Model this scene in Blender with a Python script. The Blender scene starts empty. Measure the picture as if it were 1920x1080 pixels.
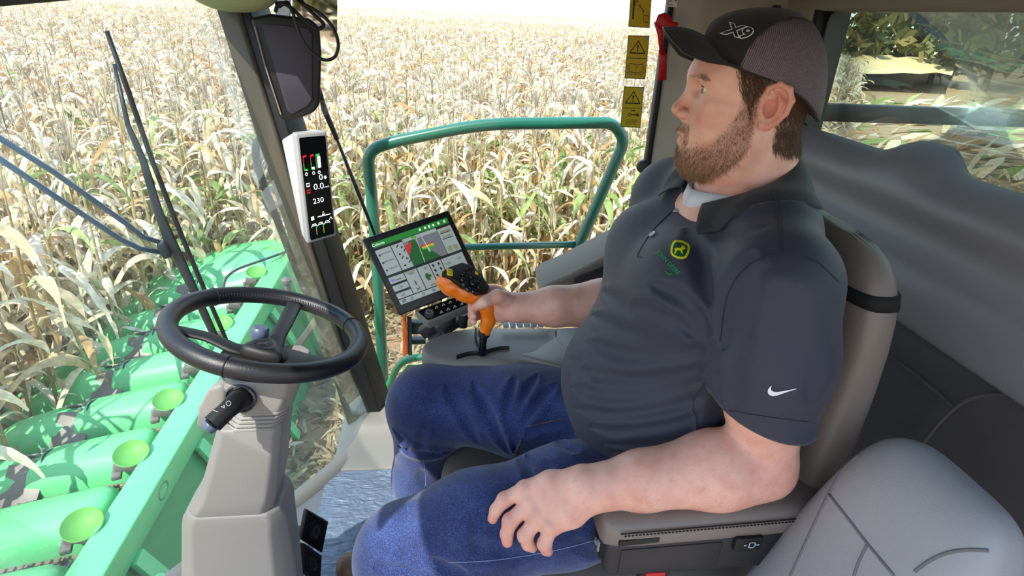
import bpy, bmesh, math, random
import numpy as np
from mathutils import Vector, Matrix, Euler
from mathutils.bvhtree import BVHTree

random.seed(7)
RNG = np.random.default_rng(7)
SC = bpy.context.scene
COL = SC.collection
PI = math.pi

# ------------------------------------------------------------------ camera
# world axes: +X towards the back of the machine, +Y towards its right side, +Z up; z=0 is the cab floor
FPX = 1100.0                       # focal length in pixels of the 1920 px wide frame
CAM = np.array([0.0, 0.0, 1.36])
ROT = np.array([[0.99242915, -0.00787308, 0.12256587],
                [-0.11419048, -0.42658302, 0.89721094],
                [0.04522071, -0.90441414, -0.42425245]])
cam = bpy.data.objects.new('camera', bpy.data.cameras.new('camera'))
COL.objects.link(cam)
cam.data.sensor_fit = 'HORIZONTAL'
cam.data.sensor_width = 36.0
cam.data.lens = FPX / 1920 * 36
cam.data.clip_start = 0.02
cam.data.clip_end = 3000
_m = Matrix.Identity(4)
for i in range(3):
    _m[i][0] = ROT[i, 0]; _m[i][1] = -ROT[i, 1]; _m[i][2] = -ROT[i, 2]; _m[i][3] = CAM[i]
cam.matrix_world = _m
SC.camera = cam

# ------------------------------------------------------------------ light and exposure
SC.view_settings.view_transform = 'Standard'
SC.view_settings.look = 'None'
SC.view_settings.gamma = 1.0
SC.view_settings.use_curve_mapping = False
SC.view_settings.exposure = 0.0
SUN_TRAVEL = Vector((0.52, 0.60, -0.95)).normalized()     # the sun stands high, ahead and to the left of the machine
sun = bpy.data.objects.new('sun', bpy.data.lights.new('sun', 'SUN'))
sun.data.energy = 8.0
sun.data.angle = math.radians(0.6)
sun.data.color = (1.0, 0.93, 0.83)
sun.rotation_euler = SUN_TRAVEL.to_track_quat('-Z', 'Y').to_euler()
COL.objects.link(sun)
w = bpy.data.worlds.new('sky'); SC.world = w; w.use_nodes = True
nt = w.node_tree; nt.nodes.clear()
_o = nt.nodes.new('ShaderNodeOutputWorld'); _b = nt.nodes.new('ShaderNodeBackground')
_tc = nt.nodes.new('ShaderNodeTexCoord'); _sx = nt.nodes.new('ShaderNodeSeparateXYZ'); _cr = nt.nodes.new('ShaderNodeValToRGB')
nt.links.new(_tc.outputs['Generated'], _sx.inputs[0]); nt.links.new(_sx.outputs['Z'], _cr.inputs[0])
_e = _cr.color_ramp.elements
_e[0].position = 0.0; _e[0].color = (0.95, 0.98, 1.0, 1)
_e[1].position = 0.75; _e[1].color = (0.42, 0.64, 1.0, 1)
_x = _e.new(0.12); _x.color = (0.80, 0.91, 1.0, 1)
nt.links.new(_cr.outputs[0], _b.inputs[0]); _b.inputs[1].default_value = 2.3
nt.links.new(_b.outputs[0], _o.inputs[0])
SC.cycles.max_bounces = 8
SC.cycles.transparent_max_bounces = 16
SC.cycles.caustics_reflective = False
SC.cycles.caustics_refractive = False
SC.cycles.use_denoising = True
SC.cycles.sample_clamp_indirect = 6.0

# ------------------------------------------------------------------ helpers
def ray(px, py):
    return ROT @ np.array([(px - 960) / FPX, (py - 540) / FPX, 1.0])

def at(px, py, Y=None, X=None, Z=None):
    """point of the place seen at a pixel of the photograph, on a plane that is known in metres"""
    r = ray(px, py)
    t = Y / r[1] if Y is not None else X / r[0] if X is not None else (Z - CAM[2]) / r[2]
    return r * t + CAM

def lin(h):
    h = h.lstrip('#')
    c = [int(h[i:i + 2], 16) / 255 for i in (0, 2, 4)]
    return tuple(x / 12.92 if x <= 0.04045 else ((x + 0.055) / 1.055) ** 2.4 for x in c) + (1.0,)

MATS = {}
def mat(name, color, rough=0.6, metal=0.0, bump=0.0, scale=400.0, var=0.0, vscale=12.0, coat=0.0, spec=0.5, sheen=0.0, sss=0.0, emit=0.0):
    if name in MATS: return MATS[name]
    m = bpy.data.materials.new(name); m.use_nodes = True
    n = m.node_tree.nodes; L = m.node_tree.links; p = n['Principled BSDF']
    c = lin(color) if isinstance(color, str) else tuple(color) + (1.0,) if len(color) == 3 else color
    p.inputs['Base Color'].default_value = c
    p.inputs['Roughness'].default_value = rough; p.inputs['Metallic'].default_value = metal
    p.inputs['Coat Weight'].default_value = coat; p.inputs['Specular IOR Level'].default_value = spec
    p.inputs['Sheen Weight'].default_value = sheen
    if sss:
        p.inputs['Subsurface Weight'].default_value = sss
        p.inputs['Subsurface Radius'].default_value = (1.0, 0.35, 0.2); p.inputs['Subsurface Scale'].default_value = 0.006
    if emit:
        p.inputs['Emission Color'].default_value = c; p.inputs['Emission Strength'].default_value = emit
    tc = n.new('ShaderNodeTexCoord')
    if var:
        t = n.new('ShaderNodeTexNoise'); t.inputs['Scale'].default_value = vscale; t.inputs['Detail'].default_value = 4
        L.new(tc.outputs['Object'], t.inputs['Vector'])
        mx = n.new('ShaderNodeMix'); mx.data_type = 'RGBA'
        mx.inputs[6].default_value = tuple(x * (1 - var) for x in c[:3]) + (1,)
        mx.inputs[7].default_value = tuple(min(1, x * (1 + var)) for x in c[:3]) + (1,)
        L.new(t.outputs['Fac'], mx.inputs[0]); L.new(mx.outputs[2], p.inputs['Base Color'])
    if bump:
        t2 = n.new('ShaderNodeTexNoise'); t2.inputs['Scale'].default_value = scale; t2.inputs['Detail'].default_value = 2
        L.new(tc.outputs['Object'], t2.inputs['Vector'])
        b = n.new('ShaderNodeBump'); b.inputs['Strength'].default_value = bump; b.inputs['Distance'].default_value = 0.001
        L.new(t2.outputs['Fac'], b.inputs['Height']); L.new(b.outputs[0], p.inputs['Normal'])
    MATS[name] = m
    return m

def tag(o, label=None, cat=None, group=None, kind=None):
    if label: o['label'] = label
    if cat: o['category'] = cat
    if group: o['group'] = group
    if kind: o['kind'] = kind
    return o

def thing(name, label, cat, loc, group=None):
    o = bpy.data.objects.new(name, None); COL.objects.link(o)
    o.location = [float(v) for v in loc]; o.empty_display_size = 0.02
    return tag(o, label, cat, group)

def origin_of(o):
    v = Vector((0, 0, 0))
    while o is not None:
        v += o.location; o = o.parent
    return v

def link(name, me, m=None, parent=None, smooth=True, angle=40):
    """one mesh object in world coordinates; a child keeps its own place under its parent"""
    if m is not None:
        for x in (m if isinstance(m, (list, tuple)) else [m]): me.materials.append(x)
    if smooth:
        me.shade_smooth()
        if angle < 180: me.set_sharp_from_angle(angle=math.radians(angle))
    o = bpy.data.objects.new(name, me); COL.objects.link(o)
    if parent is not None:
        o.parent = parent; o.location = -origin_of(parent)
    return o

def v3(p): return (float(p[0]), float(p[1]), float(p[2]))

def smooth_path(pts, n=8, closed=False):
    P = [np.array(p, float) for p in pts]; out = []; k = len(P)
    rng = range(k if closed else k - 1)
    for i in rng:
        p1, p2 = P[i], P[(i + 1) % k]
        p0 = P[(i - 1) % k] if closed or i > 0 else 2 * p1 - p2
        p3 = P[(i + 2) % k] if closed or i + 2 < k else 2 * p2 - p1
        for j in range(n):
            t = j / n
            out.append(0.5 * (2 * p1 + (p2 - p0) * t + (2 * p0 - 5 * p1 + 4 * p2 - p3) * t * t + (3 * p1 - p0 - 3 * p2 + p3) * t ** 3))
    if not closed: out.append(P[-1])
    return out

def round_path(pts, r, n=6):
    """polyline with its corners rounded, as a bent tube"""
    P = [np.array(p, float) for p in pts]; out = [P[0]]
    for i in range(1, len(P) - 1):
        a, b, c = P[i - 1], P[i], P[i + 1]
        u, w_ = a - b, c - b; lu, lw = np.linalg.norm(u), np.linalg.norm(w_)
        d = min(r, lu * 0.48, lw * 0.48); s, e = b + u / lu * d, b + w_ / lw * d
        for j in range(n + 1):
            t = j / n; out.append((1 - t) ** 2 * s + 2 * t * (1 - t) * b + t * t * e)
    out.append(P[-1]); return out

class MB:
    def __init__(s): s.v = []; s.f = []
    def add(s, v, f):
        k = len(s.v); s.v += [v3(p) for p in v]; s.f += [tuple(i + k for i in q) for q in f]; return s
    def box(s, c, size, rot=None):
        x, y, z = [d / 2 for d in size]; M = Matrix.Identity(3) if rot is None else (Euler([math.radians(a) for a in rot]).to_matrix() if len(rot) == 3 and not isinstance(rot, Matrix) else rot)
        v = [Vector(c) + M @ Vector(p) for p in ((-x, -y, -z), (x, -y, -z), (x, y, -z), (-x, y, -z), (-x, -y, z), (x, -y, z), (x, y, z), (-x, y, z))]
        return s.add(v, [(0, 3, 2, 1), (4, 5, 6, 7), (0, 1, 5, 4), (1, 2, 6, 5), (2, 3, 7, 6), (3, 0, 4, 7)])
    def bar(s, a, b, w_, h, up=(0, 0, 1)):
        a, b = Vector(v3(a)), Vector(v3(b)); d = (b - a).normalized(); u = Vector(up); sd = d.cross(u).normalized(); u = sd.cross(d)
        v = [p + sd * i * w_ / 2 + u * j * h / 2 for p in (a, b) for i, j in ((-1, -1), (1, -1), (1, 1), (-1, 1))]
        return s.add(v, [(0, 1, 2, 3), (4, 7, 6, 5), (0, 4, 5, 1), (1, 5, 6, 2), (2, 6, 7, 3), (3, 7, 4, 0)])
    def prism(s, front, back):
        """solid between two outlines with the same number of points"""
        n = len(front)
        return s.add(list(front) + list(back), [tuple(range(n)), tuple(range(2 * n - 1, n - 1, -1))] + [(i, i + n, (i + 1) % n + n, (i + 1) % n) for i in range(n)])
    def loft(s, rings, cap0=True, cap1=True, closed=True):
        n = len(rings[0]); v = [p for r in rings for p in r]; f = []
        for i in range(len(rings) - 1):
            for j in range(n if closed else n - 1):
                f.append((i * n + j, i * n + (j + 1) % n, (i + 1) * n + (j + 1) % n, (i + 1) * n + j))
        if cap0: f.append(tuple(range(n - 1, -1, -1)))
        if cap1: f.append(tuple(range((len(rings) - 1) * n, len(rings) * n)))
        return s.add(v, f)
    def tube(s, pts, r, n=10, closed=False, flat=None, up=None):
        P = [Vector(v3(p)) for p in pts]; k = len(P); R_ = list(r) if hasattr(r, '__len__') else [r] * k
        rings = []; ref = Vector(up) if up is not None else None
        for i in range(k):
            t = (P[(i + 1) % k] - P[i - 1]) if closed else (P[min(i + 1, k - 1)] - P[max(i - 1, 0)])
            t.normalize()
            if ref is None: ref = Vector((0, 0, 1)) if abs(t.z) < 0.9 else Vector((1, 0, 0))
            a = (ref - t * ref.dot(t)).normalized(); b = t.cross(a)
            if up is None: ref = a
            fl = 1.0 if flat is None else flat
            rings.append([P[i] + (a * math.cos(q) + b * math.sin(q) * fl) * R_[i] for q in [2 * PI * j / n for j in range(n)]])
        if closed: rings.append(rings[0])
        return s.loft(rings, not closed, not closed)
    def lathe(s, prof, o, axis=(0, 0, 1), n=24, cap=True):
        ax = Vector(axis).normalized(); a = ax.orthogonal().normalized(); b = ax.cross(a); o = Vector(v3(o))
        return s.loft([[o + ax * h + (a * math.cos(q) + b * math.sin(q)) * max(r, 1e-5) for q in [2 * PI * j / n for j in range(n)]] for r, h in prof], cap, cap)
    def build(s, name, m=None, parent=None, bevel=0.0, seg=2, smooth=True, angle=40, sub=0, fix=True):
        me = bpy.data.meshes.new(name); me.from_pydata(s.v, [], s.f)
        if fix:
            bm = bmesh.new(); bm.from_mesh(me); bmesh.ops.remove_doubles(bm, verts=bm.verts, dist=1e-6)
            bmesh.ops.recalc_face_normals(bm, faces=bm.faces)
            if bevel:
                ed = [e for e in bm.edges if len(e.link_faces) == 2 and e.calc_face_angle(0) > math.radians(25)]
                bmesh.ops.bevel(bm, geom=ed, offset=bevel, segments=seg, profile=0.5, affect='EDGES', clamp_overlap=True)
            bm.to_mesh(me); bm.free()
        me.update()
        o = link(name, me, m, parent, smooth, angle)
        if sub:
            md = o.modifiers.new('sub', 'SUBSURF'); md.levels = sub; md.render_levels = sub
        return o

def sheet(name, P, m, parent=None, thick=0.0, smooth=True, angle=180, sub=0, closed=False):
    """surface through a grid of points P[i][j], optionally given a thickness"""
    a = len(P); b = len(P[0]); mb = MB()
    mb.add([p for r in P for p in r], [(i * b + j, i * b + (j + 1) % b, (i + 1) * b + (j + 1) % b, (i + 1) * b + j) for i in range(a - 1) for j in range(b if closed else b - 1)])
    o = mb.build(name, m, parent, smooth=smooth, angle=angle, fix=False)
    if sub:
        md = o.modifiers.new('sub', 'SUBSURF'); md.levels = sub; md.render_levels = sub
    if thick:
        md = o.modifiers.new('solid', 'SOLIDIFY'); md.thickness = thick; md.offset = 0
    return o

def text_tris(body, size=1.0, shear=0.0, offset=0.0, spacing=1.0, res=3, sx=1.0):
    """flat triangulated lettering: 2D points (centred) and faces"""
    c = bpy.data.curves.new('lettering', 'FONT'); c.body = body; c.size = size; c.shear = shear; c.offset = offset
    c.space_character = spacing; c.resolution_u = res; c.align_x = 'CENTER'; c.align_y = 'CENTER'
    o = bpy.data.objects.new('lettering', c); COL.objects.link(o)
    dg = bpy.context.evaluated_depsgraph_get(); me = bpy.data.meshes.new_from_object(o.evaluated_get(dg))
    v = [(p.co.x * sx, p.co.y) for p in me.vertices]; f = [tuple(p.vertices) for p in me.polygons]
    bpy.data.objects.remove(o); bpy.data.curves.remove(c); bpy.data.meshes.remove(me)
    return v, f

def poly_tris(poly):
    from mathutils.geometry import tessellate_polygon
    return list(poly), [tuple(t) for t in tessellate_polygon([[Vector((p[0], p[1], 0)) for p in poly]])]

class Flat:
    """flat print on a plane: origin o, axes ux, uy (metres per unit), lifted along the normal"""
    def __init__(s, o, ux, uy, lift=0.0006):
        s.o = np.array(o, float); s.x = np.array(ux, float); s.y = np.array(uy, float)
        n = np.cross(s.x, s.y); s.n = n / np.linalg.norm(n); s.lift = lift
    def p(s, x, y, k=1): return s.o + s.x * x + s.y * y + s.n * s.lift * k
    def put(s, mb, vf, dx=0, dy=0, sc=1.0, k=1, rot=0):
        v, f = vf; c, d = math.cos(rot), math.sin(rot)
        mb.add([s.p(dx + (a * c - b * d) * sc, dy + (a * d + b * c) * sc, k) for a, b in v], f)
    def rect(s, mb, x0, y0, x1, y1, k=1): mb.add([s.p(x0, y0, k), s.p(x1, y0, k), s.p(x1, y1, k), s.p(x0, y1, k)], [(0, 1, 2, 3)])
    def poly(s, mb, pts, k=1): s.put(mb, poly_tris(pts), k=k)
    def line(s, mb, pts, w_, k=1, closed=False):
        pts = [np.array(p, float) for p in pts]; n = len(pts)
        for i in range(n if closed else n - 1):
            a, b = pts[i], pts[(i + 1) % n]; d = b - a; l = np.linalg.norm(d)
            if l < 1e-9: continue
            d = d / l; q = np.array([-d[1], d[0]]) * w_ / 2; a = a - d * w_ / 2 * .6; b = b + d * w_ / 2 * .6
            mb.add([s.p(*t, k) for t in (a - q, b - q, b + q, a + q)], [(0, 1, 2, 3)])

def ell(cx, cy, rx, ry, n=20, a0=0, a1=2 * PI): return [(cx + rx * math.cos(a0 + (a1 - a0) * i / n), cy + ry * math.sin(a0 + (a1 - a0) * i / n)) for i in range(n if abs(a1 - a0 - 2 * PI) < 1e-6 else n + 1)]
def rrect(x0, y0, x1, y1, r, n=4):
    out = []
    for cx, cy, a in ((x1 - r, y1 - r, 0), (x0 + r, y1 - r, PI / 2), (x0 + r, y0 + r, PI), (x1 - r, y0 + r, 1.5 * PI)):
        out += [(cx + r * math.cos(a + PI / 2 * i / n), cy + r * math.sin(a + PI / 2 * i / n)) for i in range(n + 1)]
    return out

# ------------------------------------------------------------------ signed distance fields -> continuous surfaces
def _f(a): return np.asarray(a, np.float32)
def s_capsule(a, b, ra, rb=None):
    a, b = _f(a), _f(b); rb = ra if rb is None else rb; ba = b - a; l2 = float(ba @ ba) + 1e-12
    def f(P):
        t = np.clip((P - a) @ ba / l2, 0, 1); return np.linalg.norm(P - a - t[:, None] * ba, axis=1) - (ra + (rb - ra) * t)
    lo = np.minimum(a, b) - max(ra, rb); hi = np.maximum(a, b) + max(ra, rb); return f, lo, hi
def s_ell(c, r, M=None):
    c, r = _f(c), _f(r); M = None if M is None else _f(M)      # rows of M: the ellipsoid's axes
    def f(P):
        q = P - c
        if M is not None: q = q @ M.T
        k0 = np.linalg.norm(q / r, axis=1); k1 = np.linalg.norm(q / (r * r), axis=1)
        return k0 * (k0 - 1.0) / np.maximum(k1, 1e-6)
    m = float(r.max()); return f, c - m, c + m
def s_box(c, h, rnd, M=None):
    c, h = _f(c), _f(h); M = None if M is None else _f(M)
    def f(P):
        q = P - c
        if M is not None: q = q @ M.T
        q = np.abs(q) - h + rnd
        return np.linalg.norm(np.maximum(q, 0), axis=1) + np.minimum(q.max(axis=1), 0) - rnd
    m = float(np.linalg.norm(h)); return f, c - m, c + m
def smin(a, b, k):
    h = np.maximum(k - np.abs(a - b), 0) / k; return np.minimum(a, b) - h * h * k * 0.25
def smax(a, b, k): return -smin(-a, -b, k)

class SDF:
    """ordered list of (op, primitive, blend); evaluated only near each primitive"""
    def __init__(s): s.ops = []; s.grooves = []
    def add(s, prim, k=0.01): s.ops.append(('+', prim, k)); return s
    def sub(s, prim, k=0.01): s.ops.append(('-', prim, k)); return s
    def chain(s, pts, rs, k=0.01):
        for i in range(len(pts) - 1): s.add(s_capsule(pts[i], pts[i + 1], rs[i], rs[i + 1]), k)
        return s
    def groove(s, pts, width, depth): s.grooves.append((np.asarray(pts, np.float32), width, depth)); return s
    def __call__(s, P):
        d = np.full(len(P), 1e3, np.float32); lo, hi = P.min(0), P.max(0)
        for op, (f, a, b), k in s.ops:
            g = 0.03 + k
            if np.any(a - g > hi) or np.any(b + g < lo): continue
            v = f(P); d = (np.minimum(d, v) if k <= 0 else smin(d, v, k)) if op == '+' else smax(d, -v, max(k, 1e-5))
        for pts, w_, dep in s.grooves:
            m = 3 * w_
            if np.any(pts.min(0) - m > hi) or np.any(pts.max(0) + m < lo): continue
            best = np.full(len(P), 1e9, np.float32)
            n = len(pts) - 1
            for i in range(n):
                a, b = pts[i], pts[i + 1]; ba = b - a; t = np.clip((P - a) @ ba / (ba @ ba + 1e-12), 0, 1)
                gl = (i + t) / n; fade = np.clip(np.minimum(gl, 1 - gl) * 4, 0.05, 1)
                best = np.minimum(best, np.linalg.norm(P - a - t[:, None] * ba, axis=1) / np.sqrt(fade))
            q = best / w_
            d = d + dep * (np.exp(-q * q) - 0.45 * np.exp(-((q - 1.7) / 0.8) ** 2))
        return d

def nets(fn, lo, hi, h):
    """naive surface nets over blocks that the surface can touch"""
    lo = np.asarray(lo, np.float32); n = np.ceil((np.asarray(hi, np.float32) - lo) / h).astype(int) + 1
    B = 12; nb = np.ceil(n / B).astype(int)
    F = np.full(tuple(nb * B), 1e3, np.float32)
    ib = np.stack(np.meshgrid(*[np.arange(k) for k in nb], indexing='ij'), -1).reshape(-1, 3)
    cc = lo + (ib * B + B / 2) * h
    dv = np.concatenate([fn(cc[i:i + 4096].astype(np.float32)) for i in range(0, len(cc), 4096)])
    rad = B * h * 0.87
    off = np.stack(np.meshgrid(*[np.arange(B)] * 3, indexing='ij'), -1).reshape(-1, 3)
    for k in range(len(ib)):
        i0 = ib[k] * B
        if abs(dv[k]) > rad * 1.5 + 0.02:
            F[i0[0]:i0[0] + B, i0[1]:i0[1] + B, i0[2]:i0[2] + B] = dv[k]; continue
        P = (lo + (i0 + off) * h).astype(np.float32)
        F[i0[0]:i0[0] + B, i0[1]:i0[1] + B, i0[2]:i0[2] + B] = fn(P).reshape(B, B, B)
    S = F < 0; sh = np.array(F.shape) - 1
    def c(dx, dy, dz, A): return A[dx:dx + sh[0], dy:dy + sh[1], dz:dz + sh[2]]
    cnt = sum(c(a, b, e, S).astype(np.int8) for a in (0, 1) for b in (0, 1) for e in (0, 1))
    act = (cnt > 0) & (cnt < 8); idx = np.full(act.shape, -1, np.int64); ci = np.argwhere(act); idx[act] = np.arange(len(ci))
    pos = np.zeros((len(ci), 3)); num = np.zeros(len(ci))
    corners = [(a, b, e) for a in (0, 1) for b in (0, 1) for e in (0, 1)]
    val = {q: F[ci[:, 0] + q[0], ci[:, 1] + q[1], ci[:, 2] + q[2]] for q in corners}
    for q in corners:
        for ax in range(3):
            if q[ax]: continue
            r = list(q); r[ax] = 1; r = tuple(r); va, vb = val[q], val[r]; m = (va < 0) != (vb < 0)
            t = np.where(m, va / np.where(m, va - vb, 1), 0); p = np.array(q, float)[None] + np.eye(3)[ax][None] * t[:, None]
            pos[m] += p[m]; num[m] += 1
    V = lo + (ci + pos / num[:, None]) * h
    faces = []
    for ax in range(3):
        o1, o2 = [(1, 2), (2, 0), (0, 1)][ax]
        A = S; sl0 = [slice(None)] * 3; sl1 = [slice(None)] * 3; sl0[ax] = slice(0, -1); sl1[ax] = slice(1, None)
        cr = A[tuple(sl0)] != A[tuple(sl1)]; e = np.argwhere(cr); e = e[(e[:, o1] > 0) & (e[:, o2] > 0) & (e[:, o1] < sh[o1]) & (e[:, o2] < sh[o2])]
        ins = A[tuple(e.T)]
        def g(d1, d2):
            q = e.copy(); q[:, o1] -= d1; q[:, o2] -= d2; return idx[tuple(q.T)]
        Q = np.stack([g(1, 1), g(0, 1), g(0, 0), g(1, 0)], 1); Q[~ins] = Q[~ins][:, ::-1]; faces.append(Q)
    Fq = np.concatenate(faces); Fq = Fq[(Fq >= 0).all(1)]
    return V, Fq

def np_mesh(name, V, Q):
    me = bpy.data.meshes.new(name); V = np.asarray(V, np.float32); Q = np.asarray(Q, np.int32); k = Q.shape[1]
    me.vertices.add(len(V)); me.vertices.foreach_set('co', V.ravel())
    me.loops.add(Q.size); me.loops.foreach_set('vertex_index', Q.ravel())
    me.polygons.add(len(Q)); me.polygons.foreach_set('loop_start', np.arange(0, Q.size, k, dtype=np.int32))
    me.update(calc_edges=True); return me

def keep_faces(V, Q, mask):
    Q = Q[mask[Q].all(1)]; used = np.unique(Q); m = np.full(len(V), -1); m[used] = np.arange(len(used)); return V[used], m[Q]

def relax(V, Q, n=2, lam=0.5):
    E = np.concatenate([Q[:, [0, 1]], Q[:, [1, 2]], Q[:, [2, 3]], Q[:, [3, 0]]]); E = np.concatenate([E, E[:, ::-1]])
    deg = np.bincount(E[:, 0], minlength=len(V))[:, None]
    for _ in range(n):
        s = np.zeros_like(V)
        for a in range(3): s[:, a] = np.bincount(E[:, 0], weights=V[E[:, 1], a], minlength=len(V))
        V = V + lam * (s / np.maximum(deg, 1) - V)
    return V

def bvh_of(V, Q): return BVHTree.FromPolygons([tuple(map(float, p)) for p in V], [tuple(map(int, q)) for q in Q])
# ================================================================== materials
M_taupe = mat('taupe_plastic', '#8b8378', 0.62, bump=0.25, scale=900)
M_pillar = mat('pillar_plastic', '#544f43', 0.42, bump=0.15, scale=900, coat=0.15)
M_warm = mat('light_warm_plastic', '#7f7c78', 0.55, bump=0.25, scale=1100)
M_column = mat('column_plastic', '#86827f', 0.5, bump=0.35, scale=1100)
M_darkgrey = mat('dark_grey_plastic', '#37363a', 0.5, bump=0.25, scale=900)
M_panel = mat('rear_panel_plastic', '#8f8d93', 0.38, bump=0.3, scale=900)
M_fabricwall = mat('rear_wall_fabric', '#5b585c', 0.85, bump=0.5, scale=1500)
M_black = mat('black_rubber', '#0e0e10', 0.55)
M_blackgloss = mat('black_gloss', '#08080a', 0.12, coat=0.6)
M_seal = mat('window_seal', '#0e0f12', 0.5)
M_floor = mat('floor_mat', '#6d7077', 0.6, bump=0.2, scale=300)
M_headliner = mat('headliner', '#6a6456', 0.9, bump=0.3, scale=1200)
M_visor = mat('visor_plastic', '#9aa07a', 0.5)

def glass(name, dust=0.0, tint=(1, 1, 1), refl=1.0):
    m = bpy.data.materials.new(name); m.use_nodes = True
    n = m.node_tree.nodes; L = m.node_tree.links; n.clear()
    o = n.new('ShaderNodeOutputMaterial'); t = n.new('ShaderNodeBsdfTransparent'); t.inputs[0].default_value = tuple(tint) + (1,)
    g = n.new('ShaderNodeBsdfGlossy'); g.inputs['Roughness'].default_value = 0.02
    fr = n.new('ShaderNodeFresnel'); fr.inputs[0].default_value = 1.45
    ml = n.new('ShaderNodeMath'); ml.operation = 'MULTIPLY'; ml.inputs[1].default_value = refl
    geo = n.new('ShaderNodeNewGeometry')
    mx = n.new('ShaderNodeMixShader'); L.new(fr.outputs[0], ml.inputs[0]); L.new(ml.outputs[0], mx.inputs[0])
    L.new(t.outputs[0], mx.inputs[1]); L.new(g.outputs[0], mx.inputs[2]); last = mx
    if dust:
        d = n.new('ShaderNodeBsdfDiffuse'); d.inputs[0].default_value = (0.8, 0.84, 0.86, 1)
        tr = n.new('ShaderNodeBsdfTranslucent'); tr.inputs[0].default_value = (0.8, 0.84, 0.86, 1)
        m2 = n.new('ShaderNodeMixShader'); m2.inputs[0].default_value = 0.5; L.new(d.outputs[0], m2.inputs[1]); L.new(tr.outputs[0], m2.inputs[2])
        tc = n.new('ShaderNodeTexCoord'); no = n.new('ShaderNodeTexNoise'); no.inputs['Scale'].default_value = 9; no.inputs['Detail'].default_value = 7
        L.new(tc.outputs['Object'], no.inputs['Vector'])
        mr = n.new('ShaderNodeMapRange'); mr.inputs['From Min'].default_value = 0.3; mr.inputs['From Max'].default_value = 0.75
        mr.inputs['To Min'].default_value = dust * 0.55; mr.inputs['To Max'].default_value = dust * 1.6; L.new(no.outputs['Fac'], mr.inputs['Value'])
        m3 = n.new('ShaderNodeMixShader'); L.new(mr.outputs[0], m3.inputs[0]); L.new(mx.outputs[0], m3.inputs[1]); L.new(m2.outputs[0], m3.inputs[2]); last = m3
    L.new(last.outputs[0], o.inputs[0]); MATS[name] = m
    return m
M_windshield = glass('dusty_windshield_glass', 0.03, (0.97, 1.0, 0.99), 0.35)
M_doorglass = glass('door_glass', 0.0, (0.97, 1.0, 0.985), 0.5)
M_rearglass = glass('tinted_rear_glass', 0.02, (0.90, 1.0, 0.92), 0.8)

GROUND_Z = -2.0
# ================================================================== the cab shell
def struct(name, mb, m, parent=None, **k):
    o = mb.build(name, m, parent, **k)
    if parent is None: o['kind'] = 'structure'
    return o

FRONT = smooth_path([(-0.05, -0.10), (-0.30, 0.20), (-0.56, 0.45), (-0.74, 0.75), (-0.74, 1.05), (-0.60, 1.25), (-0.44, 1.40), (-0.29, 1.62), (-0.20, 1.80)], 4)
LEAN = -0.33 / 1.36                  # the windshield and its pillars lean forward
# floor
out = [(x, y) for x, y in FRONT] + [(1.02, 1.84), (1.02, -0.10)]
struct('floor', MB().prism([(x, y, 0.0) for x, y in out], [(x, y, -0.06) for x, y in out]), M_floor, smooth=False)
# raised lip of the floor along the windshield
rings = []
for i, (x, y) in enumerate(FRONT):
    a = np.array(FRONT[max(i - 1, 0)]); b = np.array(FRONT[min(i + 1, len(FRONT) - 1)]); t = (b - a) / np.linalg.norm(b - a); q = np.array([t[1], -t[0]])
    if q[0] < 0: q = -q
    rings.append([(x + q[0] * u, y + q[1] * u, z) for u, z in ((-0.012, -0.055), (-0.012, 0.014), (0.0, 0.022), (0.030, 0.016), (0.045, -0.01), (0.045, -0.055))])
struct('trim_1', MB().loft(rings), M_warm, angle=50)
# windshield
rows = []
for z in np.linspace(-0.03, 1.46, 7):
    rows.append([(x + LEAN * z, y, z) for x, y in FRONT])
# the glass curves over at the top and runs back to the edge of the roof
ROOF_X = -0.48  # unseen roof edge, set back to let sun onto the knees
for k in range(1, 6):
    a = k / 5; rows.append([((x + LEAN * 1.46) * (1 - a) + min(ROOF_X + .02, x + LEAN * 1.46 + .05) * a, y, 1.46 + 0.115 * math.sin(a * PI / 2)) for x, y in FRONT])
o = sheet('window_1', rows, M_windshield, thick=0.004); o['kind'] = 'structure'
# right front pillar: a taupe inner cover, a black seal behind it
def pil(px, py, Y): return at(px, py, Y=Y)
YP = 1.72
A = [pil(398, 0, YP), pil(440, 0, YP), pil(691, 812, YP), pil(655, 812, YP)]
tA = np.array([0.022, 0.055, 0.0])
p_ = MB().prism(A, [v + np.array([0.035, 0.09, 0]) for v in A])
tr2 = struct('trim_2', p_, M_pillar, bevel=0.008, seg=3)
B_ = [pil(441, 0, YP + .012), pil(462, 0, YP + .012), pil(725, 812, YP + .012), pil(692, 812, YP + .012)]
MB().prism(B_, [v + np.array([0.03, 0.09, 0]) for v in B_]).build('seal', M_seal, tr2, bevel=0.004)
# moulded boot round the foot of that pillar
rings = []
for z, x0, x1, y0, y1 in ((-0.02, -0.36, -0.02, 1.48, 1.80), (0.02, -0.35, -0.025, 1.50, 1.80), (0.05, -0.315, -0.03, 1.57, 1.80), (0.085, -0.292, -0.035, 1.635, 1.80), (0.12, -0.283, -0.04, 1.66, 1.80), (0.145, -0.280, -0.045, 1.67, 1.80)):
    z2 = z * .42
    rings.append([(x, y, z2) for x, y in rrect(x0, y0, x1, y1, 0.035, 4)])
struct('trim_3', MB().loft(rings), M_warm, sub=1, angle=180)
# right rear pillar
P0 = [(0.668, 1.80), (0.672, 1.775), (0.715, 1.705), (0.78, 1.69), (1.02, 1.70), (1.06, 1.90), (0.668, 1.86)]
tr4 = struct('trim_4', MB().prism([(x, y, 1.50) for x, y in P0], [(x, y, 0.0) for x, y in P0]), mat('rear_pillar_plastic', '#a59d92', .55, bump=.25, scale=900), bevel=0.008, seg=3)
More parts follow.
